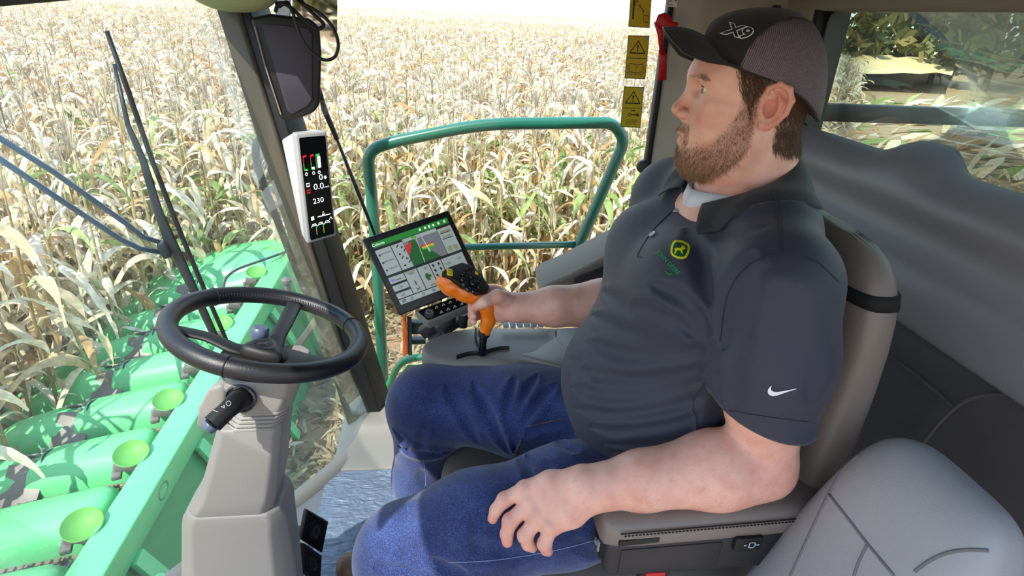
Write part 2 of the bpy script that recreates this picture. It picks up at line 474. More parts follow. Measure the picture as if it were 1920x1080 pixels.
# front header with the rounded corner pod, roof above
mb = MB(); R_ = []
for x, y in FRONT:
    x2 = max(ROOF_X, x + LEAN * 1.47)
    R_.append([(x2 - 0.03, y, 1.56), (x2 - 0.03, y, 1.47), (x2 + 0.07, y, 1.44), (x2 + 0.16, y, 1.49), (x2 + 0.20, y, 1.56)])
struct('trim_5', mb.loft(R_), M_headliner, angle=50)
out = [(max(ROOF_X, x + LEAN * 1.5 - 0.02), y) for x, y in FRONT] + [(1.10, 1.92), (1.10, -0.12)]
struct('ceiling', MB().prism([(x, y, 1.545) for x, y in out], [(x, y, 1.66) for x, y in out]), M_headliner, smooth=False)
# rear wall: frame round the window, ledge below it, cloth covered wall down to the floor
XW = 0.97
rw = MB()
rw.box((XW + 0.04, 0.82, 1.50), (0.10, 2.1, 0.20)); rw.box((XW + 0.04, 1.70, 1.25), (0.10, 0.26, 0.34))
wall = struct('wall_rear', rw, M_taupe, bevel=0.012, seg=3)
prof = [(0.99, 1.118), (0.975, 1.121), (0.955, 1.116), (0.935, 1.104), (0.918, 1.088), (0.905, 1.070), (0.905, 1.052), (0.918, 1.034), (0.922, 1.010), (0.912, 0.985), (0.893, 0.962), (0.880, 0.945), (0.874, 0.915), (0.872, 0.880), (0.874, 0.862), (0.885, 0.852), (0.93, 0.845)]
rows = []
for y in np.concatenate([np.linspace(-0.1, 0.92, 22), np.linspace(0.94, 1.24, 24), np.linspace(1.27, 1.76, 12)]):
    b = math.exp(-((y - 1.085) / 0.085) ** 4)                     # a raised lobe on the ledge, in front of the window
    rows.append([(x + (0.012 * b if i < 3 else 0.0), y, z + (0.042 * b * max(0, 1 - i / 5.5))) for i, (x, z) in enumerate(prof)])
ledge = sheet('rear_ledge', rows, M_panel, wall, thick=0.004, angle=180)
mb = MB(); rows = []
for y in np.linspace(-0.1, 1.76, 40):
    rows.append([(x + 0.012 * math.sin(3 * y), y, z) for x, z in ((0.90, 0.85), (0.915, 0.80), (0.93, 0.70), (0.94, 0.5), (0.94, 0.25), (0.93, 0.0))])
sheet('cloth_panel', rows, M_fabricwall, wall, thick=0.004)
def on_wall(px, py): return at(px, py, X=0.905)
s1 = smooth_path([on_wall(*p) for p in ((1648, 655), (1700, 690), (1750, 730), (1790, 765))], 6)
s2 = smooth_path([on_wall(*p) for p in ((1700, 872), (1745, 812), (1790, 765), (1835, 742), (1905, 738))], 6)
for s_ in (s1, s2):
    MB().tube(s_, 0.0035, 8).build('welt', M_fabricwall, wall)
# rear window
w4 = sheet('window_2', [[(XW + 0.025, y, z) for y in np.linspace(-0.08, 1.56, 4)] for z in (1.08, 1.43)], M_rearglass, thick=0.005); w4['kind'] = 'structure'
fr = rrect(-0.30, 1.095, 1.575, 1.425, 0.05, 6); fi = rrect(-0.28, 1.118, 1.545, 1.405, 0.045, 6)
mb = MB(); n = len(fr)
mb.add([(XW + 0.018, y, z) for y, z in fr] + [(XW + 0.018, y, z) for y, z in fi], [(i, (i + 1) % n, (i + 1) % n + n, i + n) for i in range(n)])
mb.box((XW + .04, 1.562, 1.25), (.09, .02, .33)); mb.build('seal', M_seal, w4)
# right door: a frameless glass with a black seal and two hinges on the rear pillar
door = bpy.data.objects.new('door_1', None); COL.objects.link(door); door.location = (0.655, 1.81, 0.7); door['kind'] = 'structure'
g = [(0.655, 1.815, -0.25), (0.655, 1.815, 1.50), (-0.56, 1.815, 1.50), (-0.15, 1.815, -0.25)]
MB().prism(g, [(x, y + 0.005, z) for x, y, z in g]).build('glass', M_doorglass, door, smooth=False)
MB().box((0.660, 1.803, 0.65), (0.016, 0.03, 1.75)).build('seal', M_seal, door, bevel=0.004)
for px, py in ((1206, 312), (1196, 382)):
    c = at(px, py, Y=1.80)
    MB().lathe([(0.0, -0.012), (0.018, -0.010), (0.022, 0.0), (0.020, 0.012), (0.012, 0.018)], c, (-0.3, -1, 0), 18).build('hinge', M_darkgrey, door)

# dark sun visor rolled at the front edge of the roof
sv = thing('sun_visor', 'dark rolled sun visor under the front edge of the roof', 'visor', (-.55, .9, 1.42))
MB().prism([(-.555, .20, 1.545), (-.555, .20, 1.40), (-.555, .70, 1.35), (-.555, .893, 1.338), (-.555, 1.054, 1.347), (-.555, 1.09, 1.545)], [(-.545, .20, 1.545), (-.545, .20, 1.40), (-.545, .70, 1.35), (-.545, .893, 1.338), (-.545, 1.054, 1.347), (-.545, 1.09, 1.545)]).build('blade', M_black, sv, bevel=.003)
# corner pod of the roof, its dark perforated edge and the dark visor at the far left
mb = MB()
pod = [(330, -40), (345, -8), (395, 20), (440, 27), (490, 26), (520, 10), (545, -40)]
rings = [[at(px, py, Y=Y) + np.array([0, 0, dz]) for px, py in pod] for Y, dz in ((1.52, 0.03), (1.56, 0.004), (1.62, 0.0), (1.72, 0.02), (1.79, 0.06))]
struct('trim_6', mb.loft(rings), M_visor, sub=2, angle=180)
# ================================================================== the field
def leaf_material(name, ramp, per_island):
    m = bpy.data.materials.new(name); m.use_nodes = True
    n = m.node_tree.nodes; L = m.node_tree.links; p = n['Principled BSDF']; o = n['Material Output']
    cr = n.new('ShaderNodeValToRGB'); e = cr.color_ramp.elements
    for i, (pos, c) in enumerate(ramp):
        q = e[i] if i < 2 else e.new(pos)
        q.position = pos; q.color = lin(c)
    if per_island:
        g = n.new('ShaderNodeNewGeometry'); L.new(g.outputs['Random Per Island'], cr.inputs[0])
    else:
        g = n.new('ShaderNodeObjectInfo'); L.new(g.outputs['Random'], cr.inputs[0])
    tc = n.new('ShaderNodeTexCoord'); no = n.new('ShaderNodeTexNoise'); no.inputs['Scale'].default_value = 14; no.inputs['Detail'].default_value = 5
    L.new(tc.outputs['Object'], no.inputs['Vector'])
    mr = n.new('ShaderNodeMapRange'); mr.inputs['From Min'].default_value = 0.3; mr.inputs['From Max'].default_value = 0.7; mr.inputs['To Min'].default_value = 0.6; mr.inputs['To Max'].default_value = 1.1
    L.new(no.outputs['Fac'], mr.inputs[0])
    mx = n.new('ShaderNodeMix'); mx.data_type = 'RGBA'; mx.blend_type = 'MULTIPLY'; mx.inputs[0].default_value = 1.0
    L.new(cr.outputs[0], mx.inputs[6]); L.new(mr.outputs[0], mx.inputs[7]); L.new(mx.outputs[2], p.inputs['Base Color'])
    p.inputs['Roughness'].default_value = 0.65
    tr = n.new('ShaderNodeBsdfTranslucent'); L.new(mx.outputs[2], tr.inputs[0])
    ms = n.new('ShaderNodeMixShader'); ms.inputs[0].default_value = 0.45
    L.new(p.outputs[0], ms.inputs[1]); L.new(tr.outputs[0], ms.inputs[2]); L.new(ms.outputs[0], o.inputs[0])
    MATS[name] = m
    return m
DRY = [(0.0, '#b98a52'), (1.0, '#fff5e4'), (0.10, '#d9b47e'), (0.28, '#efdab2'), (0.6, '#f9ebd0')]
GREEN = [(0.0, '#7f9c4c'), (1.0, '#dfe3ac'), (0.5, '#b3c67c')]
M_dry = leaf_material('dry_corn_leaf', DRY, False)
M_green = leaf_material('green_corn_leaf', GREEN, False)
M_dryfield = leaf_material('dry_corn_field', DRY, True)
M_greenfield = leaf_material('green_corn_field', GREEN, True)
M_tassel = leaf_material('corn_tassel', [(0.0, '#8f7c62'), (1.0, '#d8cbb4')], True)
M_stalk = leaf_material('corn_stalk', [(0.0, '#b59b68'), (1.0, '#e0d3a4')], False)
M_husk = leaf_material('corn_husk', [(0.0, '#cdb98c'), (1.0, '#f6ecd2')], False)
M_residue = leaf_material('corn_residue', [(0.0, '#8d7c62'), (1.0, '#e2d8bd'), (0.55, '#b9aa88'), (0.8, '#a5ab7c')], True)

def make_leaf(rg, L_=0.7, W_=0.07, seg=8, fold=True, droop=None, dry=False):
    """a blade that rises from the stalk, arches over and hangs; starts at the origin and runs along +x"""
    a0 = rg.uniform(0.5, 1.15); a1 = rg.uniform(-1.75, -0.9) if droop is None else droop; tw = rg.uniform(-1.6, 1.6); sw = rg.uniform(-0.5, 0.5)
    p = np.zeros(3); v = []; f = []; k = 3 if fold else 2
    bend = rg.uniform(0.7, 1.5)
    if dry: bend = rg.uniform(.28, .75); a1 = rg.uniform(-1.9, -1.25); tw = rg.uniform(-3.2, 3.2); sw = rg.uniform(-.9, .9)
    w1, w2 = rg.uniform(0, 6.28, 2)
    for i in range(seg + 1):
        s = i / seg; a = a0 + (a1 - a0) * s ** bend; h = sw * s * s
        d = np.array([math.cos(a) * math.cos(h), math.cos(a) * math.sin(h), math.sin(a)])
        sd = np.array([-math.sin(h), math.cos(h), 0.0]); nn = np.cross(sd, d)
        t = tw * s * s; sd = sd * math.cos(t) + nn * math.sin(t); nn = np.cross(sd, d)
        wd = W_ * 0.5 * (0.45 + 1.1 * s) * (1 - s ** 3) if s < 0.5 else W_ * 0.5 * (1 - ((s - 0.5) / 0.5) ** 2.2 * 0.97)
        rip = (0.022 if dry else 0.012) * math.sin(w1 + 11 * s); wd *= (1 + .25 * math.sin(w2 + 7 * s)) if dry else 1
        if fold: v += [p - sd * wd + nn * rip, p - nn * wd * 0.45, p + sd * wd + nn * 0.012 * math.sin(w2 + 8 * s)]
        else: v += [p - sd * wd, p + sd * wd]
        p = p + d * (L_ / seg)
    for i in range(seg):
        for j in range(k - 1):
            f.append((i * k + j, i * k + j + 1, (i + 1) * k + j + 1, (i + 1) * k + j))
    return np.array(v), np.array(f)

def make_tassel(rg, n=8, tri=False):
    v = []; f = []
    for i in range(n):
        a = rg.uniform(0, 6.28); t = 0.0 if i == 0 else rg.uniform(0.15, 0.6); l = rg.uniform(0.2, 0.34)
        d = np.array([math.sin(t) * math.cos(a), math.sin(t) * math.sin(a), math.cos(t)]); sd = np.array([-math.sin(a), math.cos(a), 0.0])
        p0 = np.array([0, 0, 0.03 * i / n]); p1 = p0 + d * l * 0.55; p2 = p1 + (d + np.array([0, 0, -0.35])) * l * 0.45; w_ = 0.0045
        k = len(v); v += [p0 - sd * w_ * .5, p0 + sd * w_ * .5, p1 - sd * w_, p1 + sd * w_, p2 - sd * w_ * .4, p2 + sd * w_ * .4]
        f += [(k, k + 1, k + 3, k + 2), (k + 2, k + 3, k + 5, k + 4)]
    return np.array(v), np.array(f)

def rotz(a): c, s = math.cos(a), math.sin(a); return np.array([[c, -s, 0], [s, c, 0], [0, 0, 1.0]])

# ground: bare soil with litter
mb = MB(); N = 60
xs = np.concatenate([np.linspace(-60, -8, 10), np.linspace(-7, 7, 40), np.linspace(8, 60, 10)]); ys = np.concatenate([np.linspace(-40, 0, 8), np.linspace(0.6, 12, 40), np.linspace(14, 120, 12)])
rows = [[(x, y, GROUND_Z + 0.02 * math.sin(x * 1.7 + y) + 0.025 * math.cos(y * 2.3 - x * .8)) for y in ys] for x in xs]
g = sheet('ground', rows, mat('soil', '#94795c', 0.95, bump=0.9, scale=30, var=0.35, vscale=3)); g['kind'] = 'structure'
R2 = 2600.0
far = MB(); far.lathe([(0.01, GROUND_Z - 0.12), (80, GROUND_Z - 0.12), (R2, GROUND_Z - 0.12)], (0, 0, 0), (0, 0, 1), 48, cap=False)
struct('ground_far', far, mat('far_soil', '#8a7558', 0.95, var=0.2, vscale=0.2))

E0 = 6.287                                 # the edge of the standing corn beside the machine
ROW = 0.508
def standing(x, y):
    if x > 0.9 * max(y - E0, 0) + 3.2: return False
    if y >= E0: return True
    if y < 2.45 and x > -5.5: return False
    return x < -2.72 and y > 0.6
def in_view(x, y, m=0.0):
    return -1.62 * y - 0.6 - m < x < 0.62 * y + m
plants = []
rg = np.random.default_rng(11)
for k in range(-11, 60):
    y = E0 + 0.1 + k * ROW
    if y < 0.7: continue
    x = -1.62 * y - 2.5
    while x < 0.62 * y + 1.5:
        x += rg.uniform(0.15, 0.24) * (1 if y < 14 else 1.35)
        if standing(x, y): plants.append((x + rg.normal(0, .02), y + rg.normal(0, .05)))
plants = np.array(plants); dist = np.hypot(plants[:, 0], plants[:, 1])
vis = np.array([in_view(x, y, 0.2) for x, y in plants]) & ((plants[:, 1] < E0 + 1.3) | (plants[:, 1] < E0 + 1.3))
order = np.argsort(np.where(vis, dist, 1e6)); near_i = order[:300]; rest = np.setdiff1d(np.arange(len(plants)), near_i)

# leaf shapes shared by all near plants
leafshapes = []
for i in range(14):
    v, f = make_leaf(rg, rg.uniform(0.5, 0.85), rg.uniform(0.05, 0.085), 10, True, None, i > 3)
    leafshapes.append((v, f))
def np_obj_mesh(name, v, f, m, smooth=True):
    me = np_mesh(name, v, f); me.materials.append(m)
    if smooth: me.shade_smooth()
    return me
dry_me = [np_obj_mesh('leaf', v, f, M_dry) for v, f in leafshapes]
green_me = [np_obj_mesh('leaf', v, f, M_green) for v, f in leafshapes[:7]]
st = MB(); st.tube([(0, 0, -0.05), (0.01, 0, 0.6), (0.0, 0.01, 1.3), (0.015, 0, 1.9), (0.02, 0.0, 2.15)], [0.014, 0.013, 0.011, 0.008, 0.005], 6)
me_st = bpy.data.meshes.new('stalk'); me_st.from_pydata(st.v, [], st.f); me_st.materials.append(M_stalk); me_st.shade_smooth()
tas_me = [np_obj_mesh('tassel', *make_tassel(rg, 9), M_tassel) for i in range(3)]
ear = MB(); ear.tube([(0, 0, 0), (0.03, 0, 0.03), (0.06, 0, 0.11), (0.075, 0, 0.2), (0.08, 0, 0.27)], [0.008, 0.022, 0.029, 0.022, 0.004], 7)
ear.add(*[list(map(tuple, make_leaf(np.random.default_rng(3), 0.25, 0.05, 4)[0] + [0.04, 0, 0.05])), [tuple(map(int, q)) for q in make_leaf(np.random.default_rng(3), 0.25, 0.05, 4)[1]]])
me_ear = bpy.data.meshes.new('ear'); me_ear.from_pydata(ear.v, [], ear.f); me_ear.materials.append(M_husk); me_ear.shade_smooth()

def child(me, root, loc, rz, sc=1.0, ry=0.0):
    o = bpy.data.objects.new(me.name.split('.')[0], me); COL.objects.link(o); o.parent = root
    o.location = loc; o.rotation_euler = (0, ry, rz); o.scale = (sc,) * 3
    return o
NEARSET = [tuple(plants[i]) for i in near_i]
for i in near_i:
    x, y = plants[i]; h = rg.uniform(0.9, 1.12)
    right = y > E0 - 0.3
    root = bpy.data.objects.new('corn_plant', None); COL.objects.link(root)
    root.location = (x, y, GROUND_Z); root.rotation_euler = (rg.normal(0, .05), rg.normal(0, .05), rg.uniform(0, 6.28)); root.scale = (h,) * 3; root.empty_display_size = 0.1
    if right: tag(root, 'tall dry corn plant standing in the field edge beyond the green handrail', 'corn plant', 'corn plants along the field edge beyond the handrail')
    else: tag(root, 'tall dry corn plant standing ahead of the green snouts of the corn head', 'corn plant', 'corn plants ahead of the corn head')
    child(me_st, root, (0, 0, 0), 0)
    az = rg.uniform(0, 6.28)
    nl = 12
    for k in range(nl):
        z = 0.35 + k * 0.145 + rg.uniform(-.03, .03); az += PI + rg.normal(0, .45)
        gp = 0.30 if (right and 0.6 < z < 1.65) else 0.03
        me = green_me[rg.integers(7)] if rg.uniform() < gp else dry_me[rg.integers(14)]
        child(me, root, (0.012 * z / 2, 0, z), az, rg.uniform(0.75, 1.1) * (1 if z < 1.7 else 0.75))
    if rg.uniform() < 0.75: child(me_ear, root, (0, 0, rg.uniform(0.95, 1.2)), rg.uniform(0, 6.28), 1.0, rg.uniform(0.0, 1.6))
    child(tas_me[rg.integers(3)], root, (0.02, 0, 2.12), rg.uniform(0, 6.28))

# the rest of the field: one continuous mass
class Mass:
    def __init__(s): s.v = []; s.f = []; s.m = []; s.k = 0
    def add(s, v, f, m): s.v.append(v); s.f.append(f + s.k); s.m.append(np.full(len(f), m, np.int32)); s.k += len(v)
    def build(s, name, mats):
        V = np.concatenate(s.v); Fc = np.concatenate(s.f); me = np_mesh(name, V, Fc)
        for q in mats: me.materials.append(q)
        me.polygons.foreach_set('material_index', np.concatenate(s.m)); me.shade_smooth()
        o = bpy.data.objects.new(name, me); COL.objects.link(o); return o
def plant_variant(rg, nl, seg, fold, zmin=0.3, wmul=1.0, tas=7, green=0.1):
    out = []; az = rg.uniform(0, 6.28)
    for k in range(nl):
        z = zmin + (2.05 - zmin) * (k + rg.uniform(0, .8)) / nl; az += PI + rg.normal(0, .5)
        v, f = make_leaf(rg, rg.uniform(0.5, 0.8), rg.uniform(0.055, 0.085) * wmul, seg, fold, None, seg > 4 and rg.uniform() < .6)
        out.append((v @ rotz(az).T * (1 if z < 1.7 else .75) + [0, 0, z], f, 1 if rg.uniform() < green else 0))
    v = np.array([[-.011, 0, zmin - .3], [.011, 0, zmin - .3], [-.006, 0, 2.15], [.006, 0, 2.15], [0, -.011, zmin - .3], [0, .011, zmin - .3], [0, -.006, 2.15], [0, .006, 2.15]])
    out.append((v, np.array([[0, 1, 3, 2], [4, 5, 7, 6]]), 2))
    if tas:
        v, f = make_tassel(rg, tas); out.append((v * [1.0 * wmul, 1.0 * wmul, .75] + [0, 0, 2.1], f, 2))
    return out
def scatter(mass, pts, variants, rg, grow=1.0):
    for x, y in pts:
        var = variants[rg.integers(len(variants))]; R_ = rotz(rg.uniform(0, 6.28)) * rg.uniform(0.9, 1.12)
        lean = np.eye(3); lean[0, 2] = rg.normal(0, .05); lean[1, 2] = rg.normal(0, .05)
        T = (lean @ R_).T
        for v, f, m in var: mass.add((v * grow if grow != 1 else v) @ T + [x, y, GROUND_Z], f, m)
mass = Mass()
v1 = [plant_variant(rg, 13, 5, True, wmul=1.2, green=0.08) for _ in range(8)]
v2 = [plant_variant(rg, 12, 4, False, 0.8, 1.7, 5, .05) for _ in range(8)]
dr = np.hypot(plants[rest, 0], plants[rest, 1])
scatter(mass, plants[rest[dr < 12]], v1, rg)
keep = rest[(dr >= 12)]; keep = keep[rg.uniform(size=len(keep)) < 0.62]; scatter(mass, plants[keep], v2, rg)
o = mass.build('corn_field', [M_dryfield, M_greenfield, M_tassel]); tag(o, 'mass of dry standing corn filling the middle of the field', 'corn', kind='stuff')
mass = Mass()
v3_ = [plant_variant(rg, 8, 3, False, 1.1, 2.5, 5, 0.03) for _ in range(6)]
YF = E0 + 0.1 + 60 * ROW
def far_pts(y0, y1, n):
    yy = np.sqrt(rg.uniform(y0 ** 2, y1 ** 2, n)); xx = rg.uniform(-1.62, 0.55, n) * yy; return np.stack([xx, yy], 1)
scatter(mass, far_pts(YF, 80, 9000), v3_, rg)
v4 = [plant_variant(rg, 5, 2, False, 1.3, 4.5, 4, 0.02) for _ in range(6)]
scatter(mass, far_pts(78, 420, 9000), v4, rg)
o = mass.build('corn_field', [M_dryfield, M_greenfield, M_tassel]); tag(o, 'mass of dry corn running out to the horizon', 'corn', kind='stuff')
# the closed canopy under the far tops
rows = []
for y in np.geomspace(34, 2400, 60):
    rows.append([(x * y, y, GROUND_Z + 1.55 + 0.25 * rg.uniform() - (0.5 if y < 40 else 0)) for x in np.linspace(-1.9, 0.9, 90)])
o = sheet('corn_canopy', rows, mat('far_corn_canopy', '#cdb58a', 0.9, bump=1.0, scale=3, var=0.35, vscale=0.7)); tag(o, 'unbroken tops of the far corn near the horizon', 'corn', kind='stuff')

# litter of chopped leaves on the ground beside the machine
mass = Mass(); lv = [make_leaf(rg, 0.26, 0.035, 3, False, rg.uniform(-.3, .3)) for _ in range(8)]
def litter(n, x0, x1, y0, y1, sc=1.0):
    for _ in range(n):
        v, f = lv[rg.integers(8)]; a, b = rg.uniform(0, 6.28), rg.normal(0, .25)
        e = np.array(Euler((rg.normal(0, .9), rg.normal(.55, .35), a)).to_matrix())
        mass.add((v * [rg.uniform(.4, 1.3), rg.uniform(.5, 1.3), .6] * sc) @ e.T + [rg.uniform(x0, x1), rg.uniform(y0, y1), GROUND_Z + .03 + abs(rg.normal(0, .04))], f, 0)
litter(5200, -3.2, 1.2, 2.0, 7.2)
litter(1500, -6.5, -2.4, 1.0, 6.6)
o = mass.build('corn_litter', [M_residue]); tag(o, 'chopped corn leaves and husks littering the ground beside the machine', 'litter', kind='stuff')
# harvested ground behind the machine, seen through the rear window
mass = Mass()
litter(2600, 3.0, 16, 1.5, 14, 2.2)
for _ in range(3000):
    v, f = lv[rg.integers(8)]; y = rg.uniform(3, 30); x = rg.uniform(8, 62); e = np.array(Euler((rg.normal(0, .5), rg.normal(.5, .4), rg.normal(0, .5))).to_matrix())
    mass.add((v * [7, 10, 3]) @ e.T + [x, y, GROUND_Z + .05], f, 0 if rg.uniform() < .75 else 1)
o = mass.build('corn_litter', [M_dryfield, M_greenfield]); tag(o, 'straw coloured harvest litter lying in swaths behind the rear window', 'litter', kind='stuff')
# trees at the far edge behind
M_bark = mat('bark', '#5d4b3a', 0.9)
M_tree = leaf_material('tree_leaves', [(0.0, '#55613c'), (1.0, '#a8935a'), (0.5, '#7d8048')], True)
tw = Mass(); 
for k in range(10):
    a = .50 + k * 0.06; R_ = 56 + 4 * math.sin(k * 2.1); x, y = R_ * math.cos(a), R_ * math.sin(a); h = 7.2 + 1.6 * math.sin(k * 1.7)
    look = ['full olive green crown', 'thinner brownish crown', 'low spreading crown'][k % 3]
    nth = ['tenth', 'ninth', 'eighth', 'seventh', 'sixth', 'fifth', 'fourth', 'third', 'second', 'first'][k]
    root = thing('tree', '%s tree from the left in the row behind the rear window, %s' % (nth, look), 'tree', (x, y, GROUND_Z), 'trees behind the rear window')
    t = MB(); t.tube([(x, y, GROUND_Z - .2), (x + .1, y, GROUND_Z + 2), (x, y + .2, GROUND_Z + h * .7)], [.22, .17, .08], 7); t.build('trunk', M_bark, root)
    n = 420; c = np.array([x, y, GROUND_Z + h * .55]); mm = Mass()
    for _ in range(n):
        d = rg.normal(size=3); d /= np.linalg.norm(d); p = c + d * rg.uniform(.55, 1) * np.array([3.3, 3.3, h * .5]); q = rg.normal(size=(2, 3)) * .32
        mm.add(np.array([p - q[0], p + q[1], p + q[0], p - q[1]]), np.array([[0, 1, 2, 3]]), 0)
    cr = mm.build('crown', [M_tree]); cr.parent = root; cr.location = -Vector(root.location)
# a dark guard rail on the machine's rear deck, seen through the tinted glass
gr = thing('deck_rail', 'dark guard rail crossing low behind the tinted rear window', 'rail', (2.9, 2.5, 0.6))
zr = at(1730, 216, Y=2.5)[2]
MB().box((2.7, 2.5, zr), (3.4, 0.05, 0.075)).build('rail_bar', M_seal, gr, bevel=.008)
for x in (1.2, 4.3): MB().box((x, 2.5, zr - .5), (0.05, 0.05, 1.0)).build('post', M_seal, gr, bevel=.006)
# ================================================================== the corn head in front of the machine
M_paint = mat('green_paint', (0.12, 0.50, 0.20), 0.38, coat=0.25, var=0.06, vscale=5)
M_paint_shade = mat('green_paint_shaded', (0.035, 0.24, 0.09), 0.4, coat=0.3)  # the header's green with shade under the beam put into its colour
M_beam = mat('green_beam_paint', (0.12, 0.50, 0.21), 0.35, coat=0.3, var=0.08, vscale=6)
M_dish = mat('yellow_green_poly', (0.11, 0.34, 0.06), 0.6)
M_steel = mat('dusty_steel', '#75716c', 0.55, metal=0.3, var=0.25, vscale=25)
M_rust = mat('worn_chain_steel', '#8a7a66', 0.7, metal=0.3, var=0.35, vscale=40)
M_yellowprint = mat('yellow_print', '#d9c94a', 0.5)
XB, ZB = -1.675, -1.0
head = thing('corn_header', 'wide green corn header with ribbed hoods and a long rear beam ahead of the cab', 'corn header', (-1.7, 4.0, GROUND_Z))
MB().box((-1.59, 3.7, ZB - 0.085), (0.17, 5.5, 0.17)).build('beam', M_beam, head, bevel=0.012, seg=3)
for y in (2.62, 3.9, 5.1):
    MB().tube([(-1.508 , y + 0.055 * math.cos(a), ZB - .085 + 0.04 * math.sin(a)) for a in np.linspace(0, 2 * PI, 20)[:-1]], 0.007, 6, closed=True).build('lifting_hole', M_paint_shade, head)
# back sheet, struts and the feeder housing under the beam
MB().prism([(-1.55, 1.0, -1.15), (-1.55, 6.2, -1.15), (-1.25, 6.2, -1.95), (-1.25, 1.0, -1.95)], [(-1.57, 1.0, -1.15), (-1.57, 6.2, -1.15), (-1.27, 6.2, -1.95), (-1.27, 1.0, -1.95)]).build('back_sheet', M_paint_shade, head)
for y in (1.55, 2.25, 3.1, 4.0, 4.9):
    MB().bar((-1.50, y, -1.16), (-1.19, y + 0.1, -1.95), 0.09, 0.04, (1, 0, 0)).build('strut', M_paint, head, bevel=0.008)
MB().box((-0.95, 1.25, -1.45), (0.9, 1.5, 0.75), (0, 18, 0)).build('feeder_house', M_paint_shade, head, bevel=0.03, seg=3)
t = text_tris('JOHN DEERE', 0.17, 0.15)
mb = MB(); Flat((-1.40, 3.05, -1.46), (0, 1, 0), np.array((-0.3, 0, 0.8)) / np.linalg.norm((-0.3, 0, 0.8)), 0.03).put(mb, t)
mb.build('lettering', M_yellowprint, head, smooth=False, fix=False)
# hoods, snouts and row units
PITCH = 0.508
def arch(x, y, w, top, bot, n=11, e=0.75):
    return [(x, y + w * math.copysign(abs(math.cos(a)) ** e, math.cos(a)), bot + (top - bot) * abs(math.sin(a)) ** e) for a in np.linspace(0, PI, n)]
for k in range(9):
    yg = 1.815 + PITCH * k; yh = yg + PITCH / 2
    rings = []
    for x, wf, tf in ((-1.745, .25, .45), (-1.76, .62, .78), (-1.795, .88, .94), (-1.86, 1, 1), (-1.95, 1.0, 1.0), (-2.15, .99, 1), (-2.34, .97, 1.0), (-2.43, .95, .98)):
        top = ZB - 0.04 - 0.22 * (-1.70 - x); rings.append(arch(x, yh, 0.19 * wf, top - (1 - tf) * 0.2, top - 0.26))
    MB().loft(rings, True, True, closed=True).build('hood', M_paint, head, angle=55)
    rings = []
    for x, wf, dz in ((-2.47, .9, 0), (-2.62, .97, .01), (-2.9, .84, .10), (-3.3, .55, .33), (-3.65, .28, .58), (-3.9, .10, .76), (-3.95, .03, .79)):
        top = ZB - 0.25 - dz; rings.append(arch(x, yh, 0.19 * wf, top, top - 0.22 * wf - .02))
    sn = MB().loft(rings).build('snout', M_paint, head, angle=55)
    for s in (-1, 1):
        mb = MB(); c = np.array([-2.45, yh + s * 0.125, ZB - 0.265 + 0.0]); 
        q = [c + np.array(d) for d in ((-.13, s * .09, -.15), (.10, s * .085, -.09), (.11, -s * .085, .048), (-.12, -s * .09, .03))]
        mb.prism(q, [p + np.array([0, s * 0.006, 0.01]) for p in q]); mb.build('steel_flap', M_steel, head, bevel=.003)
    for s in (-1, 0, 1): MB().lathe([(0.0, 0.018), (0.012, 0.016), (0.016, 0.006), (0.016, 0)], (-2.42, yh + s * 0.05, ZB - 0.205), (0, 0, 1), 10).build('bolt', M_steel, head)
    MB().tube(smooth_path([(-2.40, yh - .17, ZB - .34), (-2.36, yh - .12, ZB - .235), (-2.38, yh, ZB - .185), (-2.36, yh + .12, ZB - .235), (-2.40, yh + .17, ZB - .34)], 5), 0.006, 6).build('strap', M_black, head)
    # the row unit in the gap: deck, gathering chain and its bracket
    MB().prism([(-1.69, yg - .10, ZB - .27), (-1.69, yg + .10, ZB - .27), (-2.6, yg + .09, ZB - .46), (-2.6, yg - .09, ZB - .46)], [(-1.69, yg - .10, ZB - .29), (-1.69, yg + .10, ZB - .29), (-2.6, yg + .09, ZB - .48), (-2.6, yg - .09, ZB - .48)]).build('deck_plate', M_darkgrey, head)
    mb = MB()
    for s in (-1, 1):
        for i in range(18):
            x = -1.73 - 0.045 * i; z = ZB - .235 - 0.2 * (-1.70 - x)
            mb.box((x, yg + s * .045, z), (0.026, 0.028, 0.022)); 
            if i % 4 == 0: mb.box((x, yg + s * .01, z + .01), (0.014, 0.05, 0.035))
    mb.build('gathering_chain', M_rust, head, bevel=.003, seg=1)['kind'] = 'stuff'
    mb = MB(); mb.box((-1.79, yg + .02, ZB - .10), (0.13, .055, .05), (0, 15, 12)); mb.box((-1.85, yg + .01, ZB - .13), (0.05, .13, .03), (0, 0, 20)); mb.build('bracket', M_steel, head, bevel=.006)
    ds = MB(); ds.lathe([(r_ * .86, h_ * .8) for r_, h_ in ((0.0, -.004), (0.045, 0.0), (0.078, 0.020), (0.098, 0.048), (0.106, 0.056), (0.103, 0.060), (0.083, 0.036), (0.045, 0.012), (0.0, 0.006))], (-1.735, yg - .01, ZB - 0.02), (0.12, -.26, .95), 28)
    ds.build('dish', M_dish, head, angle=60)
